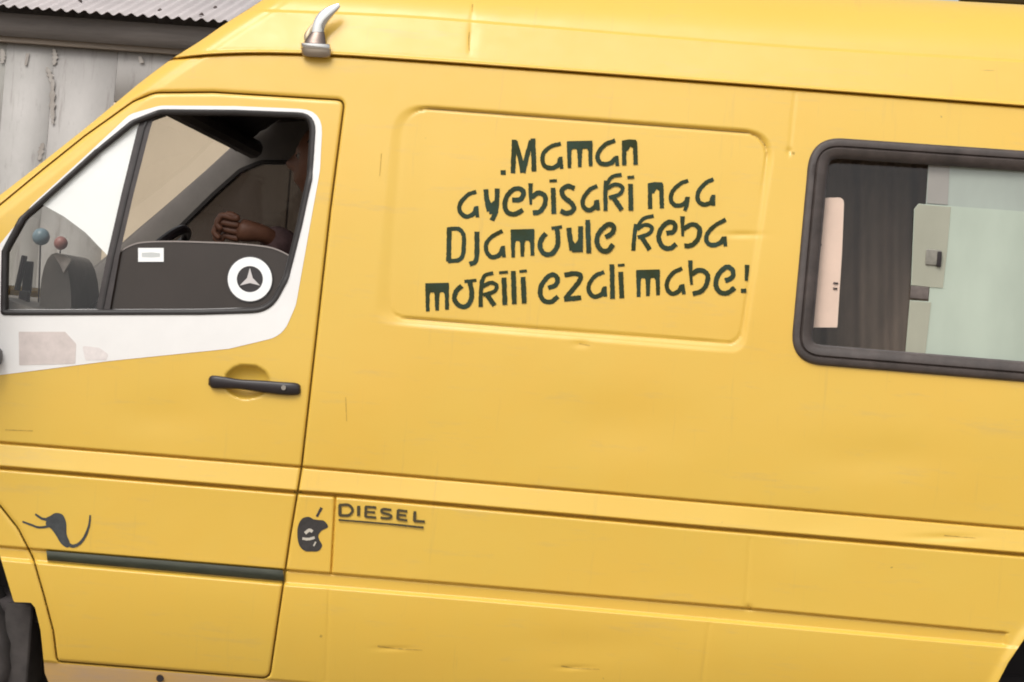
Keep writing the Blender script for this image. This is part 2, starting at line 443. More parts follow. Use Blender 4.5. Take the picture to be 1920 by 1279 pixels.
def skin(name, F, m, parent, cellmask=None, off=0.0, rim=0.012, window=None):
    """the part of the side grid where F < 0, clipped along F = 0, with a folded-in edge"""
    nrr, ncc = F.shape
    idx = np.arange(nrr*ncc).reshape(nrr, ncc)
    c00, c01, c11, c10 = idx[:-1, :-1], idx[:-1, 1:], idx[1:, 1:], idx[1:, :-1]
    quads = np.stack([c00, c10, c11, c01], -1).reshape(-1, 4)
    if cellmask is not None: quads = quads[cellmask.reshape(-1)]
    Ff = F.reshape(-1); ins = Ff[quads] < 0
    full = quads[ins.all(1)]; part = quads[ins.any(1) & ~ins.all(1)]
    pts = GP.reshape(-1, 3); UVs = np.stack([GU.reshape(-1), GV.reshape(-1)], 1)
    newuv, cache, polys = [], {}, []
    base = nrr*ncc
    cut_edges = []
    for q in part:
        poly, cross = [], []
        for a in range(4):
            i0, i1 = int(q[a]), int(q[(a+1) % 4]); f0, f1 = Ff[i0], Ff[i1]
            if f0 < 0: poly.append(i0)
            if (f0 < 0) != (f1 < 0):
                k = (min(i0, i1), max(i0, i1))
                if k not in cache:
                    t = f0/(f0-f1); newuv.append(UVs[i0]*(1-t)+UVs[i1]*t); cache[k] = base+len(newuv)-1
                poly.append(cache[k]); cross.append(cache[k])
        if len(poly) >= 3:
            polys.append(poly)
            if len(cross) == 2: cut_edges.append(cross)
    if newuv:
        nu = np.array(newuv); npts = P(nu[:, 0], nu[:, 1], Yf(nu[:, 0], nu[:, 1]))
        allp = np.concatenate([pts, npts])
    else: allp = pts
    if off: allp = allp + np.array([0, off, 0])
    extra = []; nb = len(allp); emap = {}
    if rim:
        for a, b in cut_edges:
            for w in (a, b):
                if w not in emap:
                    emap[w] = nb+len(extra); extra.append(allp[w]+np.array([0, .0002, 0])); extra.append(allp[w]+np.array([0, rim, 0]))
            polys.append([emap[a], emap[b], emap[b]+1, emap[a]+1])
    if extra: allp = np.concatenate([allp, np.array(extra)])
    used = np.zeros(len(allp), bool); used[full.reshape(-1)] = True
    for p in polys: used[p] = True
    remap = np.cumsum(used)-1
    allp = allp[used]
    loops = [remap[full].reshape(-1)]; sizes = [np.full(len(full), 4)]
    if polys:
        loops.append(remap[np.array([i for p in polys for i in p])]); sizes.append(np.array([len(p) for p in polys]))
    loops = np.concatenate(loops).astype(np.int32); sizes = np.concatenate(sizes).astype(np.int32)
    starts = np.concatenate([[0], np.cumsum(sizes)[:-1]]).astype(np.int32)
    me = bpy.data.meshes.new(name)
    me.vertices.add(len(allp)); me.vertices.foreach_set('co', allp.astype(np.float32).reshape(-1))
    me.loops.add(len(loops)); me.loops.foreach_set('vertex_index', loops)
    me.polygons.add(len(sizes)); me.polygons.foreach_set('loop_start', starts)
    try: me.polygons.foreach_set('loop_total', sizes)
    except Exception: pass
    me.update(calc_edges=True); me.validate()
    return link(name, me, m, parent)

# ------------------------------------------------------------------ ground and shed (setting)
road = None
def ground():
    m = mat('packed_earth', (.20, .165, .13), .95, col2=(.28, .24, .195), nscale=1.5, bump=.6, bscale=14)
    n = 60; s = np.concatenate([np.linspace(-600, -14, 10), np.linspace(-13, 16, n), np.linspace(17, 600, 10)])
    xx, yy = np.meshgrid(s, s); zz = .012*np.sin(xx*1.7+np.cos(yy*2.1))*np.sin(yy*1.3)*(np.hypot(xx, yy) < 14)-.012
    N_ = len(s); faces = [(j*N_+i, j*N_+i+1, (j+1)*N_+i+1, (j+1)*N_+i) for j in range(N_-1) for i in range(N_-1)]
    o = mesh('road', np.stack([xx, yy, zz], -1).reshape(-1, 3), faces, m)
    tag(o, kind='structure'); return o
road = ground()

WALLY, EAVEY = 7.4, 7.24
def shed():
    e0 = P(210, 26, EAVEY)
    ez = float(e0[2]); x0, x1 = -9.0, 6.5
    root = empty('shed', (-1.5, WALLY, 0))
    tag(root, 'long grey walled shed with corrugated metal roof behind the yellow van', 'shed')
    mroof = mat('pale_roof_metal', (.46, .415, .41), .55, metal=0.0, noise=.10, nscale=2.5, bump=.1, bscale=20, stretch=(1, .4, 1))
    # corrugated roof sheets, four sheets overlapping
    pitch, amp = .0765, .011; sl = R_(17); Lr = 3.2
    w = pitch*11
    k = 0; xs = x0
    while xs < x1:
        n = 11*6; vv = []; ff = []
        for i in range(n+3):
            xx = xs+w*i/n; a = amp*math.cos(2*math.pi*(xx-x0)/pitch)
            for jj, s in enumerate((0, .8, 1.6, 2.4, Lr)):
                vv.append((xx, EAVEY-.02+s*math.cos(sl)+.006*(k % 2), ez+s*math.sin(sl)+a+.004*(k % 2)+random.uniform(-.001, .001)))
        m5 = 5
        for i in range(n+2):
            for jj in range(4):
                ff.append((i*m5+jj, (i+1)*m5+jj, (i+1)*m5+jj+1, i*m5+jj+1))
        o = mesh('roof_sheet', vv, ff, mroof, root)
        so = o.modifiers.new('thick', 'SOLIDIFY'); so.thickness = .003
        xs += w; k += 1
    # roofing nails
    mn = mat('rusty_nail', (.06, .04, .035), .7)
    for (u, v) in ((378, 28), (404, 15), (150, 2), (300, 20)):
        bm = bmesh.new()
        s = 0.35+ (0 if u != 404 else .12)
        bmesh.ops.create_cone(bm, cap_ends=True, segments=10, radius1=.018, radius2=.006, depth=.016)
        # on the roof slope where that sight line meets it
        lo, hi = 0.0, 3.0
        for _ in range(40):
            mid = (lo+hi)/2; p = P(u, v, EAVEY+mid)
            if p[2] > ez+mid*math.tan(sl)+.012: lo = mid
            else: hi = mid
        bmesh.ops.translate(bm, verts=bm.verts, vec=(p[0], EAVEY+lo, ez+lo*math.tan(sl)+.018))
        from_bm('roof_nail', bm, mn, root)
    # fascia and wall plate
    zt = ez-.02
    bm = bmesh.new(); bx(bm, ((x0+x1)/2, EAVEY+.10, zt-.085), (x1-x0, .03, .15)); 
    from_bm('fascia_board', bm, mat('grey_brown_board', (.135, .118, .108), .85, noise=.2, nscale=6, stretch=(.3, 1, 3), bump=.3), root)
    zb = float(P(60, 84, WALLY)[2])
    bm = bmesh.new(); bx(bm, ((x0+x1)/2, WALLY-.025, (zt-.10+zb)/2), (x1-x0, .05, zt-.10-zb), bev=.008)
    from_bm('wall_plate', bm, mat('weathered_beam', (.20, .165, .135), .9, noise=.3, nscale=5, stretch=(.25, 1, 4), bump=.5), root)
    bm = bmesh.new(); bx(bm, ((x0+x1)/2, (EAVEY+.13+WALLY+2.5)/2, zt-.02), (x1-x0, WALLY+2.5-EAVEY-.13, .02))
    from_bm('soffit', bm, M['lining'], root)
    # wall panels of stained grey sheet
    def wallmat(seed, c1, c2):
        m = bpy.data.materials.new('stained_grey_wall'); m.use_nodes = True; nt = m.node_tree; N, L = nt.nodes, nt.links
        b = N['Principled BSDF']; b.inputs['Roughness'].default_value = .85
        tc = N.new('ShaderNodeTexCoord')
        def ns(scale, st, lo, hi, a, bb):
            mp = N.new('ShaderNodeMapping'); mp.inputs['Scale'].default_value = st; mp.inputs['Location'].default_value = (seed, seed*2, 0)
            L.new(tc.outputs['Object'], mp.inputs[0]); n = N.new('ShaderNodeTexNoise'); n.inputs['Scale'].default_value = scale; n.inputs['Detail'].default_value = 7
            n.inputs['Roughness'].default_value = .68
            L.new(mp.outputs[0], n.inputs['Vector']); r = N.new('ShaderNodeValToRGB'); e = r.color_ramp.elements; e[0].position, e[1].position = lo, hi
            e[0].color, e[1].color = (*a, 1), (*bb, 1); L.new(n.outputs['Fac'], r.inputs[0]); return r
        base = ns(2.0, (1, 1, .6), .3, .7, c1, c2)
        st = ns(5.0, (3.2, 1, .28), .56, .72, (0, 0, 0), (.75, .75, .75))
        mx = N.new('ShaderNodeMix'); mx.data_type = 'RGBA'; L.new(st.outputs[0], mx.inputs[0]); L.new(base.outputs[0], mx.inputs[6]); mx.inputs[7].default_value = (.20, .165, .15, 1)
        sp = ns(11.0, (1.6, 1, .5), .58, .74, (0, 0, 0), (.38, .38, .38))
        m2 = N.new('ShaderNodeMix'); m2.data_type = 'RGBA'; L.new(sp.outputs[0], m2.inputs[0]); L.new(mx.outputs[2], m2.inputs[6]); m2.inputs[7].default_value = (.13, .095, .085, 1)
        L.new(m2.outputs[2], b.inputs['Base Color']); return m
    wm = [wallmat(1.3, (.38, .37, .34), (.50, .485, .45)), wallmat(7.7, (.37, .355, .335), (.49, .465, .445)), wallmat(4.1, (.36, .34, .325), (.47, .445, .425))]
    ga = float(P(212, 200, WALLY)[0]); gz = float(P(300, 196, WALLY)[2]); gb = ga+2.4
    joints = [x0] + [float(P(u, 200, WALLY)[0]) for u in (-620, -420, -215, 4, 93)] + [ga]
    for i in range(len(joints)-1):
        a, b = joints[i], joints[i+1]
        bm = bmesh.new(); bx(bm, ((a+b)/2, WALLY+.02+.004*(i % 2), zb/2), (b-a, .04, zb), bev=0)
        from_bm('wall_panel', bm, wm[i % 3], root)
    bm = bmesh.new(); bx(bm, ((ga+gb)/2, WALLY+.024, (gz+zb)/2), (gb-ga-.008, .04, zb-gz)); from_bm('lintel_panel', bm, wm[2], root)
    bm = bmesh.new(); bx(bm, ((gb+x1)/2, WALLY+.02, zb/2), (x1-gb, .04, zb)); from_bm('wall_panel', bm, wm[0], root)
    # tan gate seen through the cab, two leaves
    gm = mat('tan_gate_paint', (.74, .61, .46), .75, noise=.04, nscale=3, bump=.1)
    for s in range(2):
        a = ga+s*(gb-ga)/2; wgt = (gb-ga)/2
        bm = bmesh.new(); bx(bm, (a+wgt/2, WALLY+.005, gz/2), (wgt-.012, .05, gz-.02), bev=.006)
        g = from_bm('gate_leaf', bm, gm, root)
    # rust stains run down the joint
    sm_ = mat('rust_stain', (.30, .26, .23), .9, col2=(.46, .43, .40), nscale=9, stretch=(2, 1, .5))
    for ks, st in enumerate(([(101, 92), (103, 106), (101, 122)], [(88, 126), (94, 142), (98, 158)], [(99, 150), (98, 190), (99, 232)], [(80, 268), (77, 282), (74, 300)], [(3, 92), (5, 104), (4, 118)], [(52, 100), (48, 122)], [(262, 106), (266, 118)])):
        L_, R2 = [], []
        pts = smooth_pts(st, 6)
        for i, p in enumerate(pts):
            w_ = 1.2+(2.6+1.6*math.sin(i*1.7+p[1]))*(.35+math.sin(math.pi*(i+.5)/len(pts)))
            L_.append((p[0]-w_, p[1])); R2.append((p[0]+w_, p[1]))
        q = np.array(L_+R2); n = len(L_); mesh('rust_stain', P(q[:, 0], q[:, 1], WALLY-.006-.001*ks), [(i, i+1, n+i+1, n+i) for i in range(n-1)], sm_, root, smooth=False)
    # back and end walls
    bm = bmesh.new()
    for xw in (x0+.02, x1-.02): bx(bm, (xw, WALLY+1.27, zb/2), (.04, 2.44, zb))
    bx(bm, ((x0+x1)/2, WALLY+2.51, zb/2+.4), (x1-x0, .04, zb+.8))
    from_bm('rear_wall', bm, wm[1], root)
shed()

# ------------------------------------------------------------------ the van
W = 1.93
van = empty('van', tuple(P(960, 1400, .9)*np.array([1, 1, 0])))
tag(van, 'yellow high-roof van with dark hand-painted slogan on its side and black-framed windows', 'van')

Fb = np.maximum(np.maximum(F_body, -F_win), -F_rwin)
cc = lambda F: (F[:-1, :-1]+F[1:, :-1]+F[:-1, 1:]+F[1:, 1:])/4
door_c = cc(F_door) < 0
flap_c = (cc(in_flap.astype(float)) > .5) & (cc(F_door) > -6) & (cc(GU) > 520)
up_c = cc(GV-LS(GU)) < 0
sill_c = (cc(GV-LD(GU)) > 0) & ~door_c
GAP = 1.9
Fbd = np.maximum(Fb, GAP-F_door)
sill_c = (cc(GV-LD(GU)) > 4)
body = skin('side_panel', Fbd, M['yellow'], van, ~flap_c & ~up_c & ~sill_c)
roofside = skin('high_roof_side', Fb, M['yellow'], van, up_c)
sill = skin('sill', Fbd, M['sill'], van, sill_c)
tag(sill, 'dusty sill below the door')
flap = skin('fuel_flap', Fbd, M['yellow'], van, flap_c)
door = skin('front_door', np.maximum(Fb, F_door+GAP), M['yellow'], van)
surround = skin('window_surround', np.maximum(np.maximum(F_white, -F_win), F_door+2.0), M['white'], door, None, -.0012, 0)
tag(surround, 'white painted surround of the front door window')

# --- pieces built on the side skin
def jamb():
    d = np.array(DOOR+DOOR[:1]); o = np.array([p for i in range(len(d)-1) for p in (d[i]+(d[i+1]-d[i])*t for t in np.linspace(0, 1, 6)[:-1])])
    t = np.roll(o, -1, 0)-np.roll(o, 1, 0); t = t/np.linalg.norm(t, axis=1)[:, None]; nn = np.stack([-t[:, 1], t[:, 0]], 1)
    a, b = o+nn*7, o-nn*7; y = Yf(o[:, 0], o[:, 1])+.010; n = len(o)
    v = list(P(a[:, 0], a[:, 1], y))+list(P(b[:, 0], b[:, 1], y))
    mesh('door_jamb', v, [(i, (i+1) % n, n+(i+1) % n, n+i) for i in range(n)], mat('grimy_shaded_jamb', (.22, .13, .012), .8), van, smooth=False)  # dirty brown strip; the shade of the door gap is put into its colour
jamb()
def flat_shape(polys_uv, off, thick, name, m, parent, resample=True):
    """plates with the outlines given in measured pixels, lying OFF in front of the skin"""
    verts, faces = [], []
    for poly in polys_uv:
        pu = np.array(poly, float)
        y = Yf(pu[:, 0], pu[:, 1])+off
        f = P(pu[:, 0], pu[:, 1], y); b = f+np.array([0, thick, 0])
        i0 = len(verts); n = len(pu)
        verts += list(f)+list(b)
        tri = tessellate_polygon([[Vector((p[0], p[1], 0)) for p in pu]])
        faces += [tuple(i0+i for i in t) for t in tri]
        faces += [(i0+i, i0+(i+1) % n, i0+n+(i+1) % n, i0+n+i) for i in range(n)]
    return mesh(name, verts, faces, m, parent, smooth=False)

def ring_band(outer, inner, prof, name, m, parent, d0=None, auto=50):
    """closed band between two outlines of equal length; prof: list of (share 0 outer..1 inner, depth offset)"""
    outer, inner = np.asarray(outer, float), np.asarray(inner, float); n = len(outer)
    dbase = Yf(outer[:, 0], outer[:, 1]) if d0 is None else np.full(n, d0)
    dbase = np.convolve(np.concatenate([dbase[-3:], dbase, dbase[:3]]), np.ones(7)/7, 'valid')
    verts, faces = [], []
    for s, dy in prof:
        uv = outer*(1-s)+inner*s
        verts += list(P(uv[:, 0], uv[:, 1], dbase+dy))
    for k in range(len(prof)-1):
        for i in range(n):
            j = (i+1) % n
            faces.append((k*n+i, k*n+j, (k+1)*n+j, (k+1)*n+i))
    return mesh(name, verts, faces, m, parent, auto=auto)

def inset(poly, w):
    poly = np.asarray(poly, float); n = len(poly)
    a = np.roll(poly, 1, 0); b = np.roll(poly, -1, 0)
    t = b-a; t = t/np.linalg.norm(t, axis=1)[:, None]
    nrm = np.stack([-t[:, 1], t[:, 0]], 1)
    area = np.sum(poly[:, 0]*b[:, 1]-b[:, 0]*poly[:, 1])
    if area < 0: nrm = -nrm
    wv = np.asarray(w, float)
    return poly+nrm*(wv[:, None] if wv.ndim else wv)

def densify(poly, step=10):
    out = []; n = len(poly)
    for i in range(n):
        a, b = np.array(poly[i], float), np.array(poly[(i+1) % n], float); k = max(1, int(np.linalg.norm(b-a)/step))
        for j in range(k): out.append(a+(b-a)*j/k)
    out = [p for i, p in enumerate(out) if np.linalg.norm(p-out[i-1]) > .5]
    return np.array(out)

# front door window: seal, divider, panes
WD = densify(WIN, 12)
ring_band(inset(WD, -2.5), inset(WD, 10), [(0, .004), (.12, -.004), (.5, -.006), (.85, -.002), (1, .012), (1, .035)], 'window_seal', M['seal'], door)
def band(pts_l, pts_r, d_front, d_back, name, m, parent, auto=40):
    L_, R2 = np.array(pts_l, float), np.array(pts_r, float); n = len(L_)
    v = list(P(L_[:, 0], L_[:, 1], d_front))+list(P(R2[:, 0], R2[:, 1], d_front))+list(P(R2[:, 0], R2[:, 1], d_back))+list(P(L_[:, 0], L_[:, 1], d_back))
    f = []
    for i in range(n-1):
        for k in range(4):
            a, b = k*n+i, ((k+1) % 4)*n+i
            f.append((a, b, b+1, a+1))
    f += [(0, n, 2*n, 3*n), (n-1, 4*n-1, 3*n-1, 2*n-1)]
    return mesh(name, v, f, m, parent, smooth=False)
def Yw(v): return .14*((862-np.asarray(v, float))/759)**2+.011     # window plane, leaning in towards the roof
def pane(poly, extra, name, m, parent, thick=.004):
    p = np.array(poly, float); d = Yw(p[:, 1])+extra; n = len(p)
    f = P(p[:, 0], p[:, 1], d); b = f+np.array([0, thick, 0])
    tri = tessellate_polygon([[Vector((q[0], q[1], 0)) for q in p]])
    faces = [tuple(t) for t in tri]
    return mesh(name, list(f), faces, m, parent, smooth=False)
dl = np.array([(270, 212), (258, 240), (228, 362), (200, 483), (178, 590)]); dr_ = np.array([(292, 208), (280, 248), (251, 362), (224, 478), (204, 590)])
band(dl, dr_, Yw(dl[:, 1])+.004, Yw(dl[:, 1])+.03, 'window_divider', mat('divider_rubber', (.045, .036, .035), .5, noise=.25, nscale=25), door)
band(dl+np.array([9, 0]), dl+np.array([12.5, 0]), Yw(dl[:, 1])+.000, Yw(dl[:, 1])+.006, 'divider_groove', M['seal'], door)
pane([(0, 592), (2, 470), (38, 404), (92, 356), (180, 276), (250, 222), (275, 212), (262, 240), (232, 362), (204, 483), (182, 592)], .005, 'quarter_pane', M['clear'], door)
gl_top = smooth_pts([(220, 476), (240, 463), (266, 455), (320, 453), (400, 455), (440, 457), (500, 463), (530, 473), (552, 486)], 5)
tinted = pane([(196, 592)]+gl_top+[(546, 520), (515, 585), (380, 592)], .016, 'lowered_pane', M['tint'], door)
tag(tinted, 'dark tinted door pane wound halfway down')
g = np.array(gl_top); band(g+np.array([0, -1.6]), g+np.array([0, 1.2]), Yw(g[:, 1])+.013, Yw(g[:, 1])+.020, 'pane_edge', mat('pane_edge', (.32, .28, .26), .3), tinted)
# papers and star sticker on the tinted pane
pane([(259, 465), (307, 465), (307, 491), (259, 491)], .013, 'sticker', M['paper'], tinted)
band(np.array([(266, 474), (284, 473), (300, 475)]), np.array([(266, 482), (284, 483), (300, 482)]), Yw(475)+.0115, Yw(475)+.0125, 'sticker_print', mat('faint_print', (.62, .64, .63), .7), tinted)
def disc_ring(c, ro, ri, name, m, extra, parent, n=48, ax=1.0):
    v = []; f = []
    for i in range(n):
        a = 2*math.pi*i/n
        for r in (ro, ri):
            v.append(P(c[0]+math.cos(a)*r*ax, c[1]+math.sin(a)*r, Yw(c[1]+math.sin(a)*r)+extra))
    for i in range(n):
        j = (i+1) % n; f.append((2*i, 2*j, 2*j+1, 2*i+1))
    return mesh(name, v, f, m, parent, smooth=False)
SC = (468.5, 523.5)
star = disc_ring(SC, 44, 2, 'round_sticker', M['plastic'], .013, tinted)
disc_ring(SC, 41.5, 24.5, 'sticker_ring', M['paper'], .0115, tinted)
sp = []
for k in range(3):
    a = -math.pi/2+k*2*math.pi/3
    sp.append([(SC[0]+22*math.cos(a), SC[1]+1+22*math.sin(a)), (SC[0]+6.2*math.cos(a+1.05), SC[1]+1+6.2*math.sin(a+1.05)), (SC[0], SC[1]+1), (SC[0]+6.2*math.cos(a-1.05), SC[1]+1+6.2*math.sin(a-1.05))])
vv, ff = [], []
for q in sp:
    i0 = len(vv); vv += [P(a, b, Yw(b)+.0112) for a, b in q]; ff.append((i0, i0+1, i0+2, i0+3))
mesh('three_pointed_star', vv, ff, mat('pale_star', (.60, .56, .55), .4), tinted, smooth=False)

# sticker residue on the white surround
flat_shape([rounded([(35, 622), (122, 622), (143, 645), (141, 682), (36, 685)], [2, 3, 8, 2, 2], 4)], -.0020, .0006, 'sticker_residue', M['residue'], door)
flat_shape([rounded([(154, 648), (186, 652), (203, 664), (200, 675), (160, 676)], 5, 4)], -.0020, .0006, 'sticker_residue', mat('faint_residue', (.74, .68, .66), .7, noise=.1, nscale=40), door)

# door handle
def handle():
    root_d = float(Yf(np.array([478.]), np.array([735.]))[0])-.026
    top = [(398, 704), (420, 706), (450, 711), (490, 713), (530, 716), (556, 718)]; bot = [(398, 728), (420, 729), (450, 730), (490, 736), (530, 741), (556, 741)]
    vv, ff = [], []
    cs = [((a[0]+b[0])/2, (a[1]+b[1])/2, (b[1]-a[1])/2) for a, b in zip(top, bot)]
    cs = [(391, 715, 5)]+cs+[(564, 730, 7)]
    pts = smooth_pts(cs, 4); n = 14
    for i, (cu, cv, h) in enumerate(pts):
        e = min(i, len(pts)-1-i)/3.0; dep = .013*min(1, .35+e); dd = root_d+(.008*(1-min(1, e*.5)))
        for k in range(n):
            a = 2*math.pi*k/n
            ca, sa = math.cos(a), math.sin(a)
            sq = lambda t: math.copysign(abs(t)**.7, t)
            vv.append(P(cu+4.67e-2*h*sq(sa), cv+h*sq(sa), dd+dep*sq(ca)))
    m = len(pts)
    for i in range(m-1):
        for k in range(n): ff.append((i*n+k, i*n+(k+1) % n, (i+1)*n+(k+1) % n, (i+1)*n+k))
    ff += [tuple(range(n))[::-1], tuple((m-1)*n+k for k in range(n))]
    o = mesh('door_handle', vv, ff, M['plastic'], door)
    for cu, h in ((402, 9), (548, 9)):
        bm = bmesh.new(); p = P(cu, 716 if cu < 450 else 729, root_d+.016); bx(bm, Vector(p), (.03, .03, .022), bev=.004)
        from_bm('handle_mount', bm, M['plastic'], door)
    bm = bmesh.new()
    bmesh.ops.create_cone(bm, cap_ends=True, segments=16, radius1=.0085, radius2=.007, depth=.006, matrix=Matrix.Translation(Vector(P(532, 727, root_d-.014))) @ Matrix.Rotation(math.pi/2, 4, 'X'))
    from_bm('keyhole', bm, M['chrome'], door)
handle()

# rubbing strip on the door
def strip():
    us = np.linspace(87, 531, 60); t = LC(us)+1.0; b = LC2(us)-5.5
    top = np.stack([us-.3, t], 1); bot = np.stack([us+1.5, b], 1)
    d = Yf(us, (t+b)/2)
    vv = []
    for s, dy in ((0, .0), (.06, -.012), (.35, -.016), (.65, -.016), (.94, -.011), (1, 0)):
        uv = top*(1-s)+bot*s; vv += list(P(uv[:, 0], uv[:, 1], d+dy))
    n = len(us); ff = []
    for k in range(5):
        for i in range(n-1): ff.append((k*n+i, (k+1)*n+i, (k+1)*n+i+1, k*n+i+1))
    ff.append(tuple(k*n for k in range(6))); ff.append(tuple(k*n+n-1 for k in range(6)))
    o = mesh('rubbing_strip', vv, ff, M['moulding'], door, auto=30)
strip()

# mirror foot, mostly out of frame to the left
bm = bmesh.new()
bx(bm, Vector(P(-26, 668, -.03)), (.085, .07, .055), bev=.02)
tube(bm, [P(-30, 660, -.05), P(-60, 630, -.14), P(-90, 570, -.20)], [.022, .02, .018], 12)
from_bm('mirror_arm', bm, M['plastic'], door)
bm = bmesh.new(); bx(bm, Vector(P(-150, 470, -.24)), (.12, .22, .36), bev=.035); from_bm('mirror_housing', bm, M['plastic'], door)

# ---- painted lettering
def ribbon(pts, w, n=6):
    pts = smooth_pts(pts, n); L_, R2 = [], []
    for i, p in enumerate(pts):
        t = np.array(pts[min(i+1, len(pts)-1)])-np.array(pts[max(i-1, 0)]); t = t/(np.linalg.norm(t)+1e-9)
        nn = np.array([-t[1], t[0]]); ww = w[0]+(w[1]-w[0])*i/max(1, len(pts)-1) if hasattr(w, '__len__') else w
        j1, j2 = random.uniform(.88, 1.1), random.uniform(.88, 1.1)
        L_.append(p+nn*ww/2*j1); R2.append(p-nn*ww/2*j2)
    return L_, R2
def strokes(name, items, m, parent, offset=-.0012, w=9.3):
    """items: ('s', points[, width]) brush stroke or ('f', polygon) filled patch, measured pixels"""
    verts, faces = [], []; k = 0
    for it in items:
        y0 = offset-.00012*k; k += 1
        if it[0] == 'f':
            p = densify(it[1], 8); d = Yf(p[:, 0], p[:, 1])+y0; i0 = len(verts); verts += list(P(p[:, 0], p[:, 1], d))
            faces += [tuple(i0+i for i in t) for t in tessellate_polygon([[Vector((a[0], a[1], 0)) for a in p]])]
        else:
            pts = it[1]
            if len(pts) == 2:
                a, b = np.array(pts[0], float), np.array(pts[1], float); pts = [a, (a*2+b)/3, (a+2*b)/3, b]
            L_, R2 = ribbon(pts, it[2] if len(it) > 2 else w)
            L_, R2 = np.array(L_), np.array(R2); i0 = len(verts); n = len(L_)
            for q in (L_, R2): verts += list(P(q[:, 0], q[:, 1], Yf(q[:, 0], q[:, 1])+y0))
            faces += [(i0+i, i0+i+1, i0+n+i+1, i0+n+i) for i in range(n-1)]
    return mesh(name, verts, faces, m, parent, smooth=False)
A7 = lambda *p: [(780+x/3.5515, 240+y/3.5515) for x, y in p]
A8 = lambda *p: [(1090+x/3.553, 240+y/3.553) for x, y in p]
def S7(*p): return ('s', A7(*p))
def S8(*p): return ('s', A8(*p))
def mm(A, x0, y0, x1, y1, yb, xm=None, slope=0):
    xm = xm or (x0+x1)/2
    g = y1-14
    return [('f', A((x0-14, y0), (x1+14, y0-4), (x1+15, g-6), (x1-8, g-2), (x1-22, g-26), (xm+22, g-26), (xm+10, g), (xm-10, g), (xm-22, g-24), (x0+22, g-24), (x0+10, g), (x0-13, g))),
            ('s', A((x0, y0+4), (x0+2, yb)), (8.8, 7.0)), ('s', A((xm, y0+30), (xm, yb-6)), (10.5, 6.6)), ('s', A((x1, y0+2), (x1+3, yb-12)), (8.8, 7.0))]
def nn_(A, x0, y0, x1, y1, yb):
    return [('f', A((x0-15, y0+6), (x0+30, y0-2), (x1+6, y0), (x1+14, y0+16), (x1+10, y1), ((x0+x1)/2+6, (y0+y1)/2+8), ((x0+x1)/2-10, y1), (x0-14, y1))),
            ('s', A((x0, y0+8), (x0, yb)), 8.4), ('s', A((x1, y0+10), (x1+5, yb-4)), 8.4)]
def aa(A, pts, tail): return [('s', A(*pts), (7.6, 9.2)), ('s', A(*tail), 7.0)]
words = []
words.append([('s', A7((563, 297), (598, 296)), 9), S7((655, 78), (645, 302)), S7((660, 90), (690, 190), (712, 298)), S7((712, 298), (738, 190), (768, 84)), S7((778, 70), (786, 290))]
  + aa(A7, [(965, 105), (900, 122), (852, 165), (842, 215), (860, 256), (908, 266), (948, 244), (960, 205)], [(962, 192), (970, 272)])
  + mm(A7, 1020, 88, 1160, 178, 266)
  + aa(A8, [(225, 82), (160, 110), (114, 162), (110, 208), (138, 238), (192, 235), (230, 200)], [(234, 185), (240, 252)])
  + nn_(A8, 285, 78, 357, 150, 248))
words.append(aa(A7, [(402, 425), (345, 445), (294, 505), (292, 556), (335, 590), (384, 570), (402, 528)], [(403, 520), (410, 596)])
  + [S7((465, 408), (472, 480), (488, 555)), S7((542, 403), (538, 480), (530, 560), (505, 616)), ('f', A7((474, 440), (500, 500), (535, 470), (532, 570), (488, 575)))]
  + [S7((640, 480), (695, 475), (716, 430), (690, 404), (645, 412), (602, 462), (592, 520), (615, 566), (665, 572), (712, 545))]
  + [('s', A7((764, 368), (762, 430), (764, 510)), (8.8, 5)), S7((768, 462), (815, 432), (856, 452), (858, 505), (825, 556), (778, 566))]
  + [S7((913, 398), (918, 572)), ('s', A7((888, 353), (938, 350)), 5.5)]
  + [S7((1056, 402), (1010, 388), (972, 415), (985, 460), (1035, 500), (1050, 540), (1010, 568), (962, 552))]
  + aa(A8, [(106, 385), (55, 412), (14, 468), (12, 518), (48, 548), (90, 526), (104, 486)], [(106, 478), (112, 548)])
  + [('s', A8((166, 350), (160, 440), (162, 552)), 8), ('s', A8((268, 310), (205, 325), (172, 372)), 7), ('s', A8((170, 402), (226, 376), (274, 396), (254, 440), (184, 465)), 7.5), S8((212, 462), (270, 546))]
  + [S8((328, 372), (330, 550)), ('s', A8((306, 330), (352, 326)), 5.5)])
words.append(nn_(A8, 458, 362, 532, 436, 540)
  + aa(A8, [(712, 350), (655, 374), (604, 430), (600, 488), (638, 518), (690, 502), (708, 466)], [(710, 458), (704, 510), (688, 552)])
  + aa(A8, [(880, 340), (824, 370), (778, 430), (780, 486), (818, 510), (864, 495), (876, 456)], [(880, 445), (880, 518)]))
words.append([S7((222, 662), (217, 890)), ('s', A7((215, 674), (280, 672), (316, 710), (318, 780), (312, 845), (282, 880), (212, 886)), 8.2)]
  + [S7((405, 690), (406, 800), (398, 885), (356, 908))]
  + aa(A7, [(576, 685), (514, 718), (468, 770), (472, 828), (508, 860), (558, 842), (578, 795)], [(580, 785), (586, 862)])
  + mm(A7, 645, 676, 772, 790, 862)
  + [S7((866, 702), (836, 740), (826, 790), (850, 834), (896, 840), (935, 800), (946, 740), (936, 665)), ('s', A7((902, 668), (972, 658)), 6)]
  + [S7((1018, 664), (1026, 740), (1038, 815)), S7((1096, 654), (1096, 826)), ('f', A7((1026, 720), (1060, 770), (1096, 720), (1096, 826), (1040, 828)))]
  + [S8((42, 612), (50, 834))]
  + [S8((160, 728), (204, 700), (216, 660), (186, 640), (150, 662), (114, 705), (104, 760), (130, 812), (176, 818), (212, 775))])
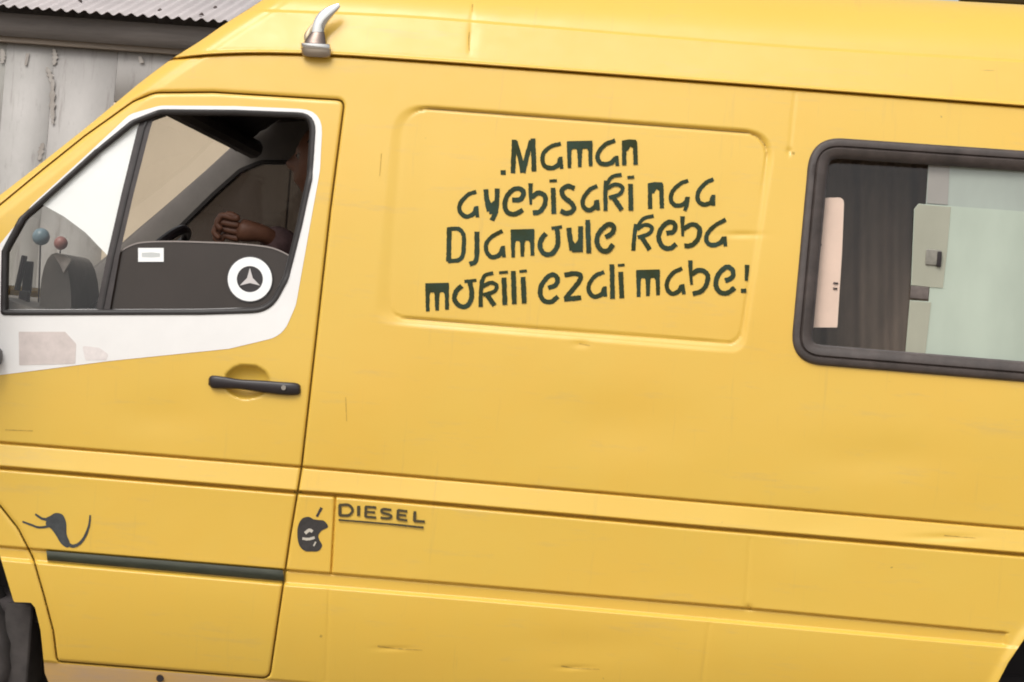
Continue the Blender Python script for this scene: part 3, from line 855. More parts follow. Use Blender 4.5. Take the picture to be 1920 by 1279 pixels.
words.append([('s', A8((366, 640), (352, 730), (346, 818)), 8), ('s', A8((482, 585), (414, 605), (374, 656)), 7), ('s', A8((372, 674), (425, 645), (470, 664), (450, 704), (376, 730)), 7.5), S8((405, 732), (456, 812))]
  + [S8((566, 702), (614, 690), (626, 650), (598, 626), (560, 640), (525, 685), (516, 740), (545, 792), (592, 802), (632, 772))]
  + [('s', A8((674, 588), (674, 650), (676, 722)), (8.8, 5)), S8((680, 674), (738, 642), (784, 666), (782, 725), (742, 778), (686, 786))]
  + aa(A8, [(962, 610), (894, 648), (840, 704), (836, 756), (872, 780), (924, 766), (952, 730)], [(955, 722), (960, 788)]))
words.append(mm(A7, 76, 1034, 204, 1134, 1222)
  + [S7((304, 1050), (266, 1090), (256, 1140), (284, 1180), (330, 1190), (364, 1150), (370, 1090), (356, 1018)), ('s', A7((322, 1022), (402, 1014)), 6)]
  + [('s', A7((440, 1010), (432, 1100), (430, 1192)), 8), ('s', A7((514, 965), (458, 982), (438, 1030)), 7), ('s', A7((440, 1056), (498, 1030), (536, 1048), (520, 1088), (446, 1112)), 7.5), S7((474, 1112), (522, 1182))]
  + [S7((585, 996), (592, 1178)), ('s', A7((553, 964), (612, 959)), 5), S7((647, 952), (655, 1172)), S7((713, 992), (720, 1168)), ('s', A7((688, 956), (738, 950)), 5)])
words.append([S7((880, 1066), (930, 1045), (942, 1005), (918, 978), (880, 990), (840, 1040), (826, 1098), (850, 1148), (898, 1158), (946, 1122))]
  + [S7((988, 980), (1050, 970), (1094, 980), (1088, 1020), (1040, 1080), (994, 1138)), S7((986, 1142), (1100, 1130))]
  + aa(A8, [(152, 960), (94, 985), (54, 1038), (52, 1090), (88, 1124), (138, 1106), (154, 1066)], [(156, 1055), (160, 1124)])
  + [S8((204, 908), (208, 1138)), S8((262, 958), (270, 1134)), ('s', A8((243, 916), (288, 911)), 5)])
words.append(mm(A8, 380, 946, 508, 1040, 1126)
  + aa(A8, [(672, 935), (614, 964), (574, 1018), (572, 1070), (604, 1104), (650, 1086), (670, 1050)], [(674, 1040), (684, 1108)])
  + [('s', A8((726, 882), (728, 960), (734, 1044)), (8.8, 5)), S8((736, 974), (788, 946), (838, 974), (836, 1036), (798, 1088), (742, 1106))]
  + [S8((958, 1018), (1004, 996), (1010, 955), (980, 926), (945, 940), (906, 990), (896, 1048), (925, 1094), (976, 1098), (1022, 1064))]
  + [('s', A8((1106, 912), (1102, 960), (1099, 1018)), (9, 6)), ('s', A8((1063, 1084), (1099, 1083)), 8)])
for it in words: strokes('painted_word', it, M['letter'], van)

# DIESEL badge, raised letters with double underline
def blockletters():
    it = []; w = 4.6
    def q(x, y): return (500+x/4.2625, 880+y/4.2625)
    def s(*p, ww=w): it.append(('s', [q(*a) for a in p], ww))
    def lin(a, b, ww=w): s(a, b, ww=ww)
    lin((585, 283), (585, 368), 6); s((580, 285), (650, 285), (682, 312), (682, 342), (650, 368), (580, 366), ww=5)
    lin((736, 292), (733, 372), 6)
    lin((793, 295), (790, 382), 5.2); lin((788, 298), (875, 306)); lin((788, 338), (866, 345), 4); lin((788, 378), (875, 386))
    s((996, 325), (935, 318), (916, 332), (930, 348), (980, 362), (996, 378), (975, 392), (910, 386))
    lin((1050, 325), (1046, 402), 5.2); lin((1046, 326), (1124, 336)); lin((1046, 362), (1116, 370), 4); lin((1046, 398), (1124, 408))
    lin((1184, 335), (1180, 412), 5.5); lin((1174, 412), (1264, 418))
    lin((575, 404), (1010, 440), 3.4); lin((1000, 439), (1255, 466), 3.8)
    for a in ((0.0, 0),): pass
    strokes('fuel_lettering', it, M['badge'], van, -.003)
blockletters()

# bitten apple sticker on the fuel flap
ap = np.array([tuple(q) for q in smooth_pts([(588, 974), (578, 969), (566, 973), (559, 986), (557.5, 1004), (561, 1022), (571, 1033), (584, 1034), (597, 1033), (604, 1023), (599, 1013), (597, 1004), (603, 995), (615, 988), (608, 977), (597, 975), (588, 974)], 4)[:-1]])
apm = mat('dark_grey_print', (.035, .030, .028), .5, noise=.3, nscale=60)
apple = flat_shape([ap], -.0014, .0006, 'apple_emblem', apm, flap)
strokes('apple_stem', [('s', [(594, 969), (598, 961), (603, 952)], (4.5, 5.5))], apm, flap)
strokes('apple_shine', [('s', [(572, 1000), (580, 994), (586, 997)], 6), ('s', [(567, 1010), (578, 1011), (590, 1008)], 5), ('s', [(588, 1024), (592, 1016)], 3)], mat('grey_print', (.55, .50, .42), .5), apple, -.0022)

# little winged creature painted above the strip
strokes('painted_figure', [('f', [tuple(q) for q in smooth_pts([(93, 968), (104, 962), (117, 965), (124, 980), (125, 1002), (131, 1018), (127, 1027), (115, 1020), (105, 1004), (96, 992), (86, 984), (88, 975), (93, 968)], 4)[:-1]]),
   ('s', [(42, 978), (58, 984), (74, 989), (96, 986)], (3.5, 5)), ('s', [(66, 964), (78, 972), (94, 976)], (3.5, 6)), ('s', [(86, 976), (100, 970)], 9),
   ('s', [(122, 1016), (136, 1024), (150, 1018), (160, 1004), (167, 985), (169, 966)], (7.5, 3.2))],
   mat('slate_print', (.045, .050, .052), .55, noise=.3, nscale=60), door)

# chrome horn at the gutter
def horn():
    d0 = float(Yf(np.array([592.]), np.array([95.]))[0])
    def loft(name, secs, m, depth, n=18, dshift=0.0):
        vv, ff = [], []
        for (cu, cv, h, tilt) in secs:
            for k in range(n):
                a = 2*math.pi*k/n; ca, sa = math.cos(a), math.sin(a)
                vv.append(P(cu+h*ca*math.cos(tilt), cv+h*ca*math.sin(tilt), d0+dshift-depth*(h/28)*(1+sa)))
        for i in range(len(secs)-1):
            for k in range(n): ff.append((i*n+k, i*n+(k+1) % n, (i+1)*n+(k+1) % n, (i+1)*n+k))
        ff += [tuple(range(n)), tuple((len(secs)-1)*n+k for k in range(n))]
        return mesh(name, vv, ff, m, hroot, auto=40)
    hroot = loft_root
    loft('horn_base', [(593, 107, 24, .05), (593, 104, 27, .05), (593, 96, 28, .05), (592.5, 91, 28, .05)], mat('tarnished_chrome', (.40, .33, .26), .35, metal=.9), .016)
    loft('horn_band', [(592.5, 91, 27.5, .05), (592, 88.5, 28.5, .05), (591.5, 82, 27.5, .05), (591, 80.5, 23, .05)], M['chrome'], .017)
    loft('horn_collar', [(591, 80.5, 21, .05), (592, 74, 18.5, .05), (594, 66, 15.5, .03), (596, 59, 12.5, 0)], mat('dark_chrome', (.18, .14, .12), .25, metal=.9), .018)
    pts = smooth_pts([(596, 60, 12.5, 0), (598, 50, 12.5, .2), (602, 40, 12.5, .45), (609, 30, 12, .7), (619, 21, 10, .85), (629, 14, 7, .9), (636, 9, 4, .9)], 4)
    loft('horn_tip', pts, M['chrome'], .020)
    bk = smooth_pts([(580, 78, 10, .3), (578, 68, 8, .4), (582, 56, 5, .6), (588, 46, 3, .7)], 3)
    loft('horn_back', bk, mat('brass_chrome', (.42, .35, .24), .3, metal=.9), .018, dshift=.01)
loft_root = bpy.data.objects.new('chrome_horn', None); scene.collection.objects.link(loft_root)
loft_root.location = P(593, 104, .1); bpy.context.view_layer.update()
loft_root.parent = van; loft_root.matrix_parent_inverse = van.matrix_world.inverted()
tag(loft_root, 'curved chrome horn ornament clipped to the roof gutter')
bpy.context.view_layer.update()
horn()

# ---- rear side window
rw = empty('side_window', tuple(P(1900, 490, .05))); rw.parent = van; rw.matrix_parent_inverse = van.matrix_world.inverted()
bpy.context.view_layer.update()
RD = densify(RWIN, 14)
def Yr(v): return .14*((973-np.asarray(v, float))/789)**2+.013
ring_band(inset(RD, -3), inset(RD, 37), [(0, .006), (.07, -.006), (.18, -.011), (.38, -.010), (.44, -.004), (.52, -.010), (.80, -.008), (.92, .0), (1, .012), (1, .04)], 'window_gasket', M['gasket'], rw)
def rpane(poly, extra, name, m, parent, thick=None):
    p = densify(poly, 40); f = P(p[:, 0], p[:, 1], Yr(p[:, 1])+extra)
    tri = [tuple(t) for t in tessellate_polygon([[Vector((q[0], q[1], 0)) for q in p]])]
    vv = list(f); ff = list(tri); n = len(p)
    if thick:
        vv += list(f+np.array([0, thick, 0])); ff += [(i, (i+1) % n, n+(i+1) % n, n+i) for i in range(n)]
    return mesh(name, vv, ff, m, parent, smooth=False)
rpane([(1520, 280), (2290, 330), (2260, 720), (1500, 660)], .030, 'fixed_pane', M['clear'], rw)
# sliding panes; pale green body colour stands in for a sky reflection
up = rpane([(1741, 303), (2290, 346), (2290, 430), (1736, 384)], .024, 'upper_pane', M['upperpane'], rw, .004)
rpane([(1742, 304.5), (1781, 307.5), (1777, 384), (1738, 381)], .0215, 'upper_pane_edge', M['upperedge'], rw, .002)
lo_l = [(1722, 382), (2290, 424), (2268, 720), (1697.5, 663), (1706, 563), (1741, 565), (1743, 538), (1708, 535), (1714, 392)]
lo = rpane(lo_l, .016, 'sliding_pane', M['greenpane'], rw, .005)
tag(lo, 'sliding pane with painted pale green reflection and notched front edge')
rpane([(1722, 383), (1783, 388), (1776, 470), (1768, 540), (1745, 538.5), (1709, 534.5), (1715, 392)], .0135, 'pane_overlap', M['yellowpane'], lo, .001)
rpane([(1706.5, 564), (1741, 566.5), (1746, 567), (1735, 664), (1698, 661.5)], .0135, 'pane_overlap', M['yellowpane'], lo, .001)
bm = bmesh.new(); bx(bm, Vector(P(1750, 483, Yr(483)+.010)), (.044, .010, .046), bev=.005); from_bm('pane_knob', bm, mat('grey_knob', (.25, .235, .20), .6, noise=.2, nscale=40), lo)
bm = bmesh.new(); bx(bm, Vector(P(1761, 486, Yr(483)+.005)), (.013, .010, .044), bev=.004); from_bm('knob_grip', bm, M['plastic'], lo)
bm = bmesh.new(); bx(bm, Vector(P(1724, 549, Yr(549)+.017)), (.052, .010, .036), bev=.003); from_bm('pane_latch', bm, mat('brown_latch', (.13, .105, .095), .6, noise=.3, nscale=50), lo)
band(np.array([(1697, 666), (1900, 679), (2250, 712)]), np.array([(1697, 673), (1900, 687), (2250, 720)]), Yr(680)+.010, Yr(680)+.03, 'pane_rail', mat('grey_rail', (.20, .18, .165), .4), rw)
us = np.array([1832., 1870, 1925, 1990]); rr_ = np.stack([us, 687+.078*(us-1832)], 1)
band(rr_, rr_+np.array([0, 3.4]), Yr(690)-.004, Yr(690)+.012, 'rail_glint', M['chrome'], rw)
# pale board standing just inside the front edge
b_ = rpane(rounded([(1547, 371), (1583, 370), (1579, 470), (1570, 614), (1520, 614), (1532, 500)], [3, 12, 0, 2, 2, 0], 4), .034, 'pillar_board', M['pink'], rw, .02)
tag(b_, 'narrow pale pink board just inside the front edge of the window')
for (a, c, w_) in ((1537, 459, 7), (1567, 531, 8), (1566, 541, 7)):
    bm = bmesh.new(); bx(bm, Vector(P(a, c, Yr(c)+.032)), (w_/600, .004, .005)); from_bm('board_notch', bm, M['seatcloth'], b_)

# ---- roof, windscreen, rest of the shell (mostly out of frame)
def lateral(pts, n=14, crown=.05, d=None):
    vv = []
    for p in pts:
        y0 = p[1]; y1 = W-p[1]
        for k in range(n+1):
            t = k/n; vv.append((p[0], y0+(y1-y0)*t, p[2]+crown*math.sin(math.pi*t)))
    m = len(pts); ff = [(i*(n+1)+k, (i+1)*(n+1)+k, (i+1)*(n+1)+k+1, i*(n+1)+k+1) for i in range(m-1) for k in range(n)]
    return vv, ff
def edge_pts(uv):
    uv = np.array(uv, float); return P(uv[:, 0], uv[:, 1], Yf(uv[:, 0], uv[:, 1])-.001)
sil_roof = [p for p in SILS if p[1] < 160 and p[1] > -50]
topline = [(u, float(LT(u))+.6) for u in np.arange(560, 3346, 60)][::-1]
roof_edge = edge_pts(topline+[tuple(p) for p in sil_roof])
vv, ff = lateral(list(roof_edge), crown=.045)
mesh('roof_panel', vv, ff, M['yellow'], van)
vv, ff = lateral([p+np.array([0, 0.05, -.06]) for p in roof_edge], crown=.03)
mesh('headliner', vv, ff, M['lining'], van)
ws = edge_pts([tuple(p) for p in SILS if p[1] >= 150])
ws_in = ws+np.array([.02, .01, -.012])
vv, ff = lateral(list(ws_in), crown=.0); vv = [(x-.09*math.sin(math.pi*(y/W)), y, z) for x, y, z in vv]
mesh('windscreen', vv, ff, M['wind'], van)
hd = edge_pts([(262, 156)])[0]
bm = bmesh.new(); tube(bm, [(hd[0]+.06, hd[1]+.04+(W-2*hd[1]-.08)*t, hd[2]-.040) for t in np.linspace(0, 1, 12)], .038, 10); from_bm('windscreen_header', bm, M['lining'], van)
fr = edge_pts([(-190, 512)]+FRONT)
vv, ff = lateral(list(fr), crown=0); vv = [(x-.10*math.sin(math.pi*(y/W)), y, z) for x, y, z in vv]
mesh('bonnet', vv, ff, M['yellow'], van)
# far side, in true x-z coordinates taken from the near outline
XZ = lambda uv: [(float(p[0]), float(p[2])) for p in P(np.array(uv, float)[:, 0], np.array(uv, float)[:, 1], Yf(np.array(uv, float)[:, 0], np.array(uv, float)[:, 1]))]
outer_uv = [tuple(p) for p in SILS[1:]]+FRONT+ARCH_F+[(100, 1300), (1840, 1450)]+ARCH_R+[(2600, 1512), (3190, 1560), (3225, 1400), (3330, 300), (3345, 104), (2600, 62), (1920, 22), (1200, -16)]
def yfar(z, zA): return W-0.09*max(0, (z-zA)/1.0)**2
def farsheet(name, off, m, holes):
    o2 = XZ([(p[0], max(p[1], float(LS(p[0]))+4)) for p in outer_uv]); loops = [o2]+holes
    flat = [p for l in loops for p in l]
    zA = CAM_Z-.36
    vv = [(p[0], yfar(p[1], zA)-off, p[1]) for p in flat]
    tri = tessellate_polygon([[Vector((p[0], p[1], 0)) for p in l] for l in loops])
    return mesh(name, vv, [tuple(t) for t in tri], m, van, smooth=False)
fw = XZ(densify(WIN, 40)); fr_ = XZ(densify(RWIN, 60)); 
farsheet('far_side_panel', 0, M['yellow'], [fw, fr_])
farsheet('far_side_lining', .05, M['pillar'], [fw, fr_])
zA = CAM_Z-.36
for nm, l in (('far_door_pane', fw), ('far_side_pane', fr_)):
    tri = tessellate_polygon([[Vector((p[0], p[1], 0)) for p in l]])
    mesh(nm, [(p[0], yfar(p[1], zA)-.03, p[1]) for p in l], [tuple(t) for t in tri], M['fartint'], van, smooth=False)
for l, nm in ((fw, 'far_window_seal'), (fr_, 'far_window_seal')):
    n = len(l); cxy = np.mean(np.array(l), 0); li = [tuple(cxy+(np.array(p)-cxy)*.975) for p in l]
    vv = [(p[0], yfar(p[1], zA)+.004, p[1]) for p in li]+[(p[0], yfar(p[1], zA)-.056, p[1]) for p in li]+[(p[0], yfar(p[1], zA)-.056, p[1]) for p in [tuple(cxy+(np.array(p)-cxy)*1.02) for p in l]]
    mesh(nm, vv, [(k*n+i, k*n+(i+1) % n, (k+1)*n+(i+1) % n, (k+1)*n+i) for k in range(2) for i in range(n)], M['seal'], van, smooth=False)
us_ = list(np.arange(345, 3340, 60.0)); e1 = np.array([(u, float(LS(u))+5) for u in us_]); p1 = P(e1[:, 0], e1[:, 1], Yf(e1[:, 0], e1[:, 1]))
ev_ = []
silr = np.array(SILS)[::-1]
for u in us_:
    vt = float(LT(u)) if u > 545 else float(np.interp(u, silr[:, 0], silr[:, 1])); ev_.append((u, vt+.6))
p2 = edge_pts(ev_); n = len(us_)
vv = [(a[0], W-a[1], a[2]) for a in p1]+[(a[0], W-(a[1]+b[1])/2+.05, (a[2]+b[2])/2) for a, b in zip(p1, p2)]+[(b[0], W-b[1], b[2]) for b in p2]
mesh('far_roof_lining', [(p[0], p[1]-.03, p[2]-.01) for p in vv], [(k*n+i, k*n+i+1, (k+1)*n+i+1, (k+1)*n+i) for k in range(2) for i in range(n-1)], M['lining'], van)
mesh('far_roof_side', vv, [(k*n+i, k*n+i+1, (k+1)*n+i+1, (k+1)*n+i) for k in range(2) for i in range(n-1)], M['yellow'], van)
# near inner lining
def nearlining():
    lo_uv = [(p[0], max(p[1], float(LS(p[0]))+14)) for p in outer_uv]
    loops = [XZ(lo_uv), XZ(densify(inset(WD, 2), 30)), XZ(densify(inset(RD, 20), 40))]
    flat = [p for l in loops for p in l]
    tri = tessellate_polygon([[Vector((p[0], p[1], 0)) for p in l] for l in loops])
    mesh('side_lining', [(p[0], .060+.18*max(0, (p[1]-zA)/1.0)**2, p[1]) for p in flat], [tuple(t) for t in tri], M['lining'], van, smooth=False)
nearlining()
# rear end, floor, load bay bulkhead
rp_ = edge_pts([(3345, 110), (3330, 300), (3225, 1400), (3190, 1555)])
vv, ff = lateral(list(rp_), crown=0); mesh('rear_doors', vv, ff, M['yellow'], van)
zf = .62
xf, xr = float(P(-600, 900, 0)[0]), float(P(3190, 1400, 0)[0])
bm = bmesh.new(); bx(bm, ((xf+xr)/2, W/2, .50), (xr-xf-.1, W-.22, .06)); bx(bm, ((xf+xr)/2, W/2, .38), (xr-xf-.6, .9, .12))
from_bm('floor_pan', bm, M['dark'], van)
# roof rail at the top right
bm = bmesh.new()
rl = [P(u, float(LT(u))-15, .60) for u in np.linspace(1800, 2900, 20)]
tube(bm, rl, [.031]*20, 10)
for k in (1, 7, 13, 18): bx(bm, Vector(rl[k])+Vector((0, 0, -.03)), (.05, .03, .05))
from_bm('roof_rail', bm, M['rubber'], van)

# wheels
def wheel(cu, cv):
    c = P(cu, cv, .10); c = (c[0], .14, .335)
    w_ = empty('wheel', c); w_.parent = van; w_.matrix_parent_inverse = van.matrix_world.inverted(); bpy.context.view_layer.update()
    prof = [(.20, -.085), (.235, -.098), (.275, -.105), (.305, -.100), (.322, -.088), (.333, -.06), (.336, 0), (.333, .06), (.322, .088), (.29, .104), (.22, .09)]
    n = 56; vv, ff = [], []
    for i in range(n):
        a = 2*math.pi*i/n
        for k, (r, y) in enumerate(prof):
            rr = r-(.006 if (i % 2 and 3 <= k <= 7) else 0); vv.append((c[0]+rr*math.cos(a), c[1]+y, c[2]+rr*math.sin(a)))
    m = len(prof)
    for i in range(n):
        for k in range(m-1): ff.append((i*m+k, ((i+1) % n)*m+k, ((i+1) % n)*m+k+1, i*m+k+1))
    mesh('tyre', vv, ff, mat('tyre_rubber', (.055, .048, .046), .8, noise=.3, nscale=18), w_)
    prof = [(.0, -.05), (.06, -.055), (.075, -.03), (.14, -.035), (.16, -.06), (.19, -.075), (.208, -.088), (.208, .08), (.0, .08)]
    vv, ff = [], []
    for i in range(n):
        a = 2*math.pi*i/n
        for r, y in prof: vv.append((c[0]+r*math.cos(a), c[1]+y, c[2]+r*math.sin(a)))
    m = len(prof)
    for i in range(n):
        for k in range(m-1): ff.append((i*m+k, ((i+1) % n)*m+k, ((i+1) % n)*m+k+1, i*m+k+1))
    mesh('rim', vv, ff, M['steel'], w_, auto=30)
wheel(-185, 1291); wheel(2130, 1480)
for cu, cv in ((-185, 1291), (2130, 1480)):
    x = float(P(cu, cv, .1)[0]); bm = bmesh.new()
    # dark wheel housing: half drum
    n = 20; r = .50
    vs1 = [bm.verts.new((x+r*math.cos(math.pi*k/n), .05, .42+r*.92*math.sin(math.pi*k/n))) for k in range(n+1)]
    vs2 = [bm.verts.new((x+r*math.cos(math.pi*k/n), .42, .42+r*.92*math.sin(math.pi*k/n))) for k in range(n+1)]
    for k in range(n): bm.faces.new((vs1[k], vs1[k+1], vs2[k+1], vs2[k]))
    bm.faces.new(vs2)
    bx(bm, (x, .44, .40), (1.0, .02, .5))
    from_bm('wheel_housing', bm, M['dark'], van)
    bm = bmesh.new(); bx(bm, (x, W/2, .34), (.10, W-.4, .10), bev=.02); from_bm('axle', bm, M['dark'], van)
bm = bmesh.new(); bx(bm, Vector(P(42, 1232, .16)), (.085, .16, .34), bev=.012); from_bm('mud_flap', bm, mat('grey_mud_flap', (.055, .047, .044), .8, noise=.3, nscale=14), van)
bm = bmesh.new(); bmesh.ops.create_cone(bm, cap_ends=True, segments=12, radius1=.011, radius2=.011, depth=.004, matrix=Matrix.Translation(Vector(P(300, 1272, float(Yf(np.array([300.]), np.array([1272.]))[0])-.003))) @ Matrix.Rotation(math.pi/2, 4, 'X'))
from_bm('jack_plug', bm, M['plastic'], sill)

# ---- cab interior
def ipoint(u, v, d): return Vector(P(u, v, d))
# dashboard: profile across the cab
dash_uv = [(-190, 560), (-120, 545), (-40, 548), (30, 560), (90, 582), (140, 596), (185, 640), (190, 760), (120, 900), (-150, 900)]
dp = [(float(p[0]), float(p[2])) for p in P(np.array(dash_uv)[:, 0], np.array(dash_uv)[:, 1], .25)]
vv = [(x, .10, z) for x, z in dp]+[(x, W-.10, z) for x, z in dp]; n = len(dp)
ff = [(i, (i+1) % n, n+(i+1) % n, n+i) for i in range(n)]+[tuple(range(n))[::-1], tuple(range(n, 2*n))]
mesh('dashboard', vv, ff, M['dash'], van, auto=30)
# instrument binnacle: rounded hump
bm = bmesh.new()
pts = []
for k in range(13):
    a = math.pi*k/12; pts.append((104-30*math.cos(a), 596-122*math.sin(a)**.7))
f0 = [bm.verts.new(P(a, b, .30)) for a, b in pts]; f1 = [bm.verts.new(P(a, b, .30)+np.array([0, .34, 0])) for a, b in pts]
for k in range(12): bm.faces.new((f0[k], f0[k+1], f1[k+1], f1[k]))
bm.faces.new(f0); bm.faces.new(f1[::-1])
from_bm('instrument_binnacle', bm, M['dash'], van)
# steering wheel
swc = ipoint(268, 520, .52); ax = Vector((-.80, 0, .60)).normalized()
rot = ax.to_track_quat('Z', 'Y').to_matrix()
bm = bmesh.new()
ring = [swc+rot @ Vector((.20*math.cos(2*math.pi*k/32), .20*math.sin(2*math.pi*k/32), 0)) for k in range(33)]
tube(bm, ring, .016, 10, caps=False)
for a in (0, 2.1, 4.2): tube(bm, [swc, swc+rot @ Vector((.19*math.cos(a), .19*math.sin(a), 0))], .014, 8)
tube(bm, [swc+ax*-.0, swc-Vector((.25, 0, .22))], .03, 10)
from_bm('steering_wheel', bm, M['plastic'], van)
# seats
def seat(y, name='seat'):
    s = empty(name, tuple(ipoint(640, 800, y)*1)); s.parent = van; s.matrix_parent_inverse = van.matrix_world.inverted(); bpy.context.view_layer.update()
    c = ipoint(660, 760, y)
    bm = bmesh.new(); bx(bm, (c.x-.18, y, c.z-.10), (.5, .48, .16), bev=.05); from_bm('cushion', bm, M['seatcloth'], s)
    bm = bmesh.new(); bx(bm, (c.x+.16, y, c.z+.25), (.15, .46, .68), Matrix.Rotation(R_(12), 3, 'Y'), bev=.05); from_bm('backrest', bm, M['seatcloth'], s)
    bm = bmesh.new(); bx(bm, (c.x+.26, y, c.z+.68), (.10, .26, .18), Matrix.Rotation(R_(8), 3, 'Y'), bev=.035); from_bm('headrest', bm, M['seatcloth'], s)
seat(.50); seat(1.40)
# rear bench; added brown sheet gives the dark interior behind the rear window
c = ipoint(1900, 800, .6)
s = empty('bench', tuple(c)); s.parent = van; s.matrix_parent_inverse = van.matrix_world.inverted(); bpy.context.view_layer.update()
bm = bmesh.new(); bx(bm, (c.x+.1, .95, c.z-.05), (.5, 1.3, .18), bev=.05); from_bm('cushion', bm, M['seatcloth'], s)
bm = bmesh.new(); bx(bm, (c.x+.40, .95, c.z+.35), (.16, 1.3, .75), Matrix.Rotation(R_(10), 3, 'Y'), bev=.05); from_bm('backrest', bm, M['seatcloth'], s)
vv, ff = [], []
n = 60
for i in range(n+1):
    u = 1500+i*(1745-1500)/n
    for v in (270, 470, 700): vv.append(P(u, v, .42+.014*math.sin(i*.37)+.006*math.sin(i*.83)))
for i in range(n):
    for k in range(2): ff.append((i*3+k, (i+1)*3+k, (i+1)*3+k+1, i*3+k+1))
mesh('dark_interior_sheet', vv, ff, mat('dark_interior_brown', (.22, .158, .118), .95, noise=.30, nscale=4, stretch=(1.6, 1, .5)), van)

# ------------------------------------------------------------------ loose things in the cab
o = None
p_ = [(84, 386), (60, 372), (100, 330), (180, 262), (262, 205), (262, 240), (236, 340), (206, 484), (190, 467), (160, 436), (120, 406)]
pp = np.array(p_, float); d = Yw(pp[:, 1])+.0085
f = P(pp[:, 0], pp[:, 1], d)+0; b = f+np.array([0, .002, 0]); n = len(pp)
tri = [tuple(t) for t in tessellate_polygon([[Vector((q[0], q[1], 0)) for q in pp]])]
o = mesh('white_sheet', list(f)+list(b), tri+[tuple(i+n for i in t[::-1]) for t in tri]+[(i, (i+1) % n, n+(i+1) % n, n+i) for i in range(n)], M['paper'], None, smooth=False)
tag(o, 'blank white sheet pressed against the small front quarter window', 'paper sheet')
def ball(name, u, v, d, rpx, m, label, stalk):
    t = empty(name, tuple(P(u, v+rpx, d))); c = Vector(P(u, v, d)); r = rpx/ (FPX/(DIST+d))
    bm = bmesh.new(); bmesh.ops.create_uvsphere(bm, u_segments=24, v_segments=16, radius=r, matrix=Matrix.Translation(c)); from_bm('ball', bm, m, t)
    bm = bmesh.new(); tube(bm, [c-Vector((0, 0, r*.9)), Vector(P(stalk[0], stalk[1], d))], r*.10, 8)
    bmesh.ops.create_cone(bm, cap_ends=True, segments=16, radius1=r*.5, radius2=r*.4, depth=.012, matrix=Matrix.Translation(Vector(P(stalk[0], stalk[1], d))))
    from_bm('stalk', bm, M['plastic'], t)
    tag(t, label, 'ornament')
ball('ball_ornament', 77, 444, .42, 16.5, M['blue'], 'blue-grey ball ornament on the dashboard behind the quarter window', (72, 572))
ball('ball_ornament', 114, 456, .42, 13, M['red'], 'smaller dull red ball ornament on the dashboard behind the quarter window', (112, 485))
t = bmesh.new()
vv, ff = [], []
for i, (a, b_) in enumerate([(100, 478), (112, 476), (124, 480), (134, 487), (126, 500), (119, 512), (112, 496)]):
    vv.append(P(a, b_, .28+.004*(i % 3)))
vv2 = [np.array(v)+np.array([0, .012, 0]) for v in vv]; n = len(vv)
ff = [tuple(range(n)), tuple(range(n, 2*n))[::-1]]+[(i, (i+1) % n, n+(i+1) % n, n+i) for i in range(n)]
o = mesh('rag', vv+vv2, ff, M['cream'], None); tag(o, 'crumpled cream rag on the instrument hump inside the cab', 'rag')
bm = bmesh.new(); bx(bm, ipoint(39, 512, .30), (.012, .03, .11), Matrix.Rotation(R_(8), 3, 'Y'), bev=.003); bx(bm, ipoint(46, 556, .30), (.03, .03, .035), bev=.006); bx(bm, ipoint(52, 520, .33), (.03, .01, .10), bev=.004)
o = from_bm('phone_holder', bm, M['plastic']); tag(o, 'slim dark upright holder on the dashboard beside the windscreen', 'holder')

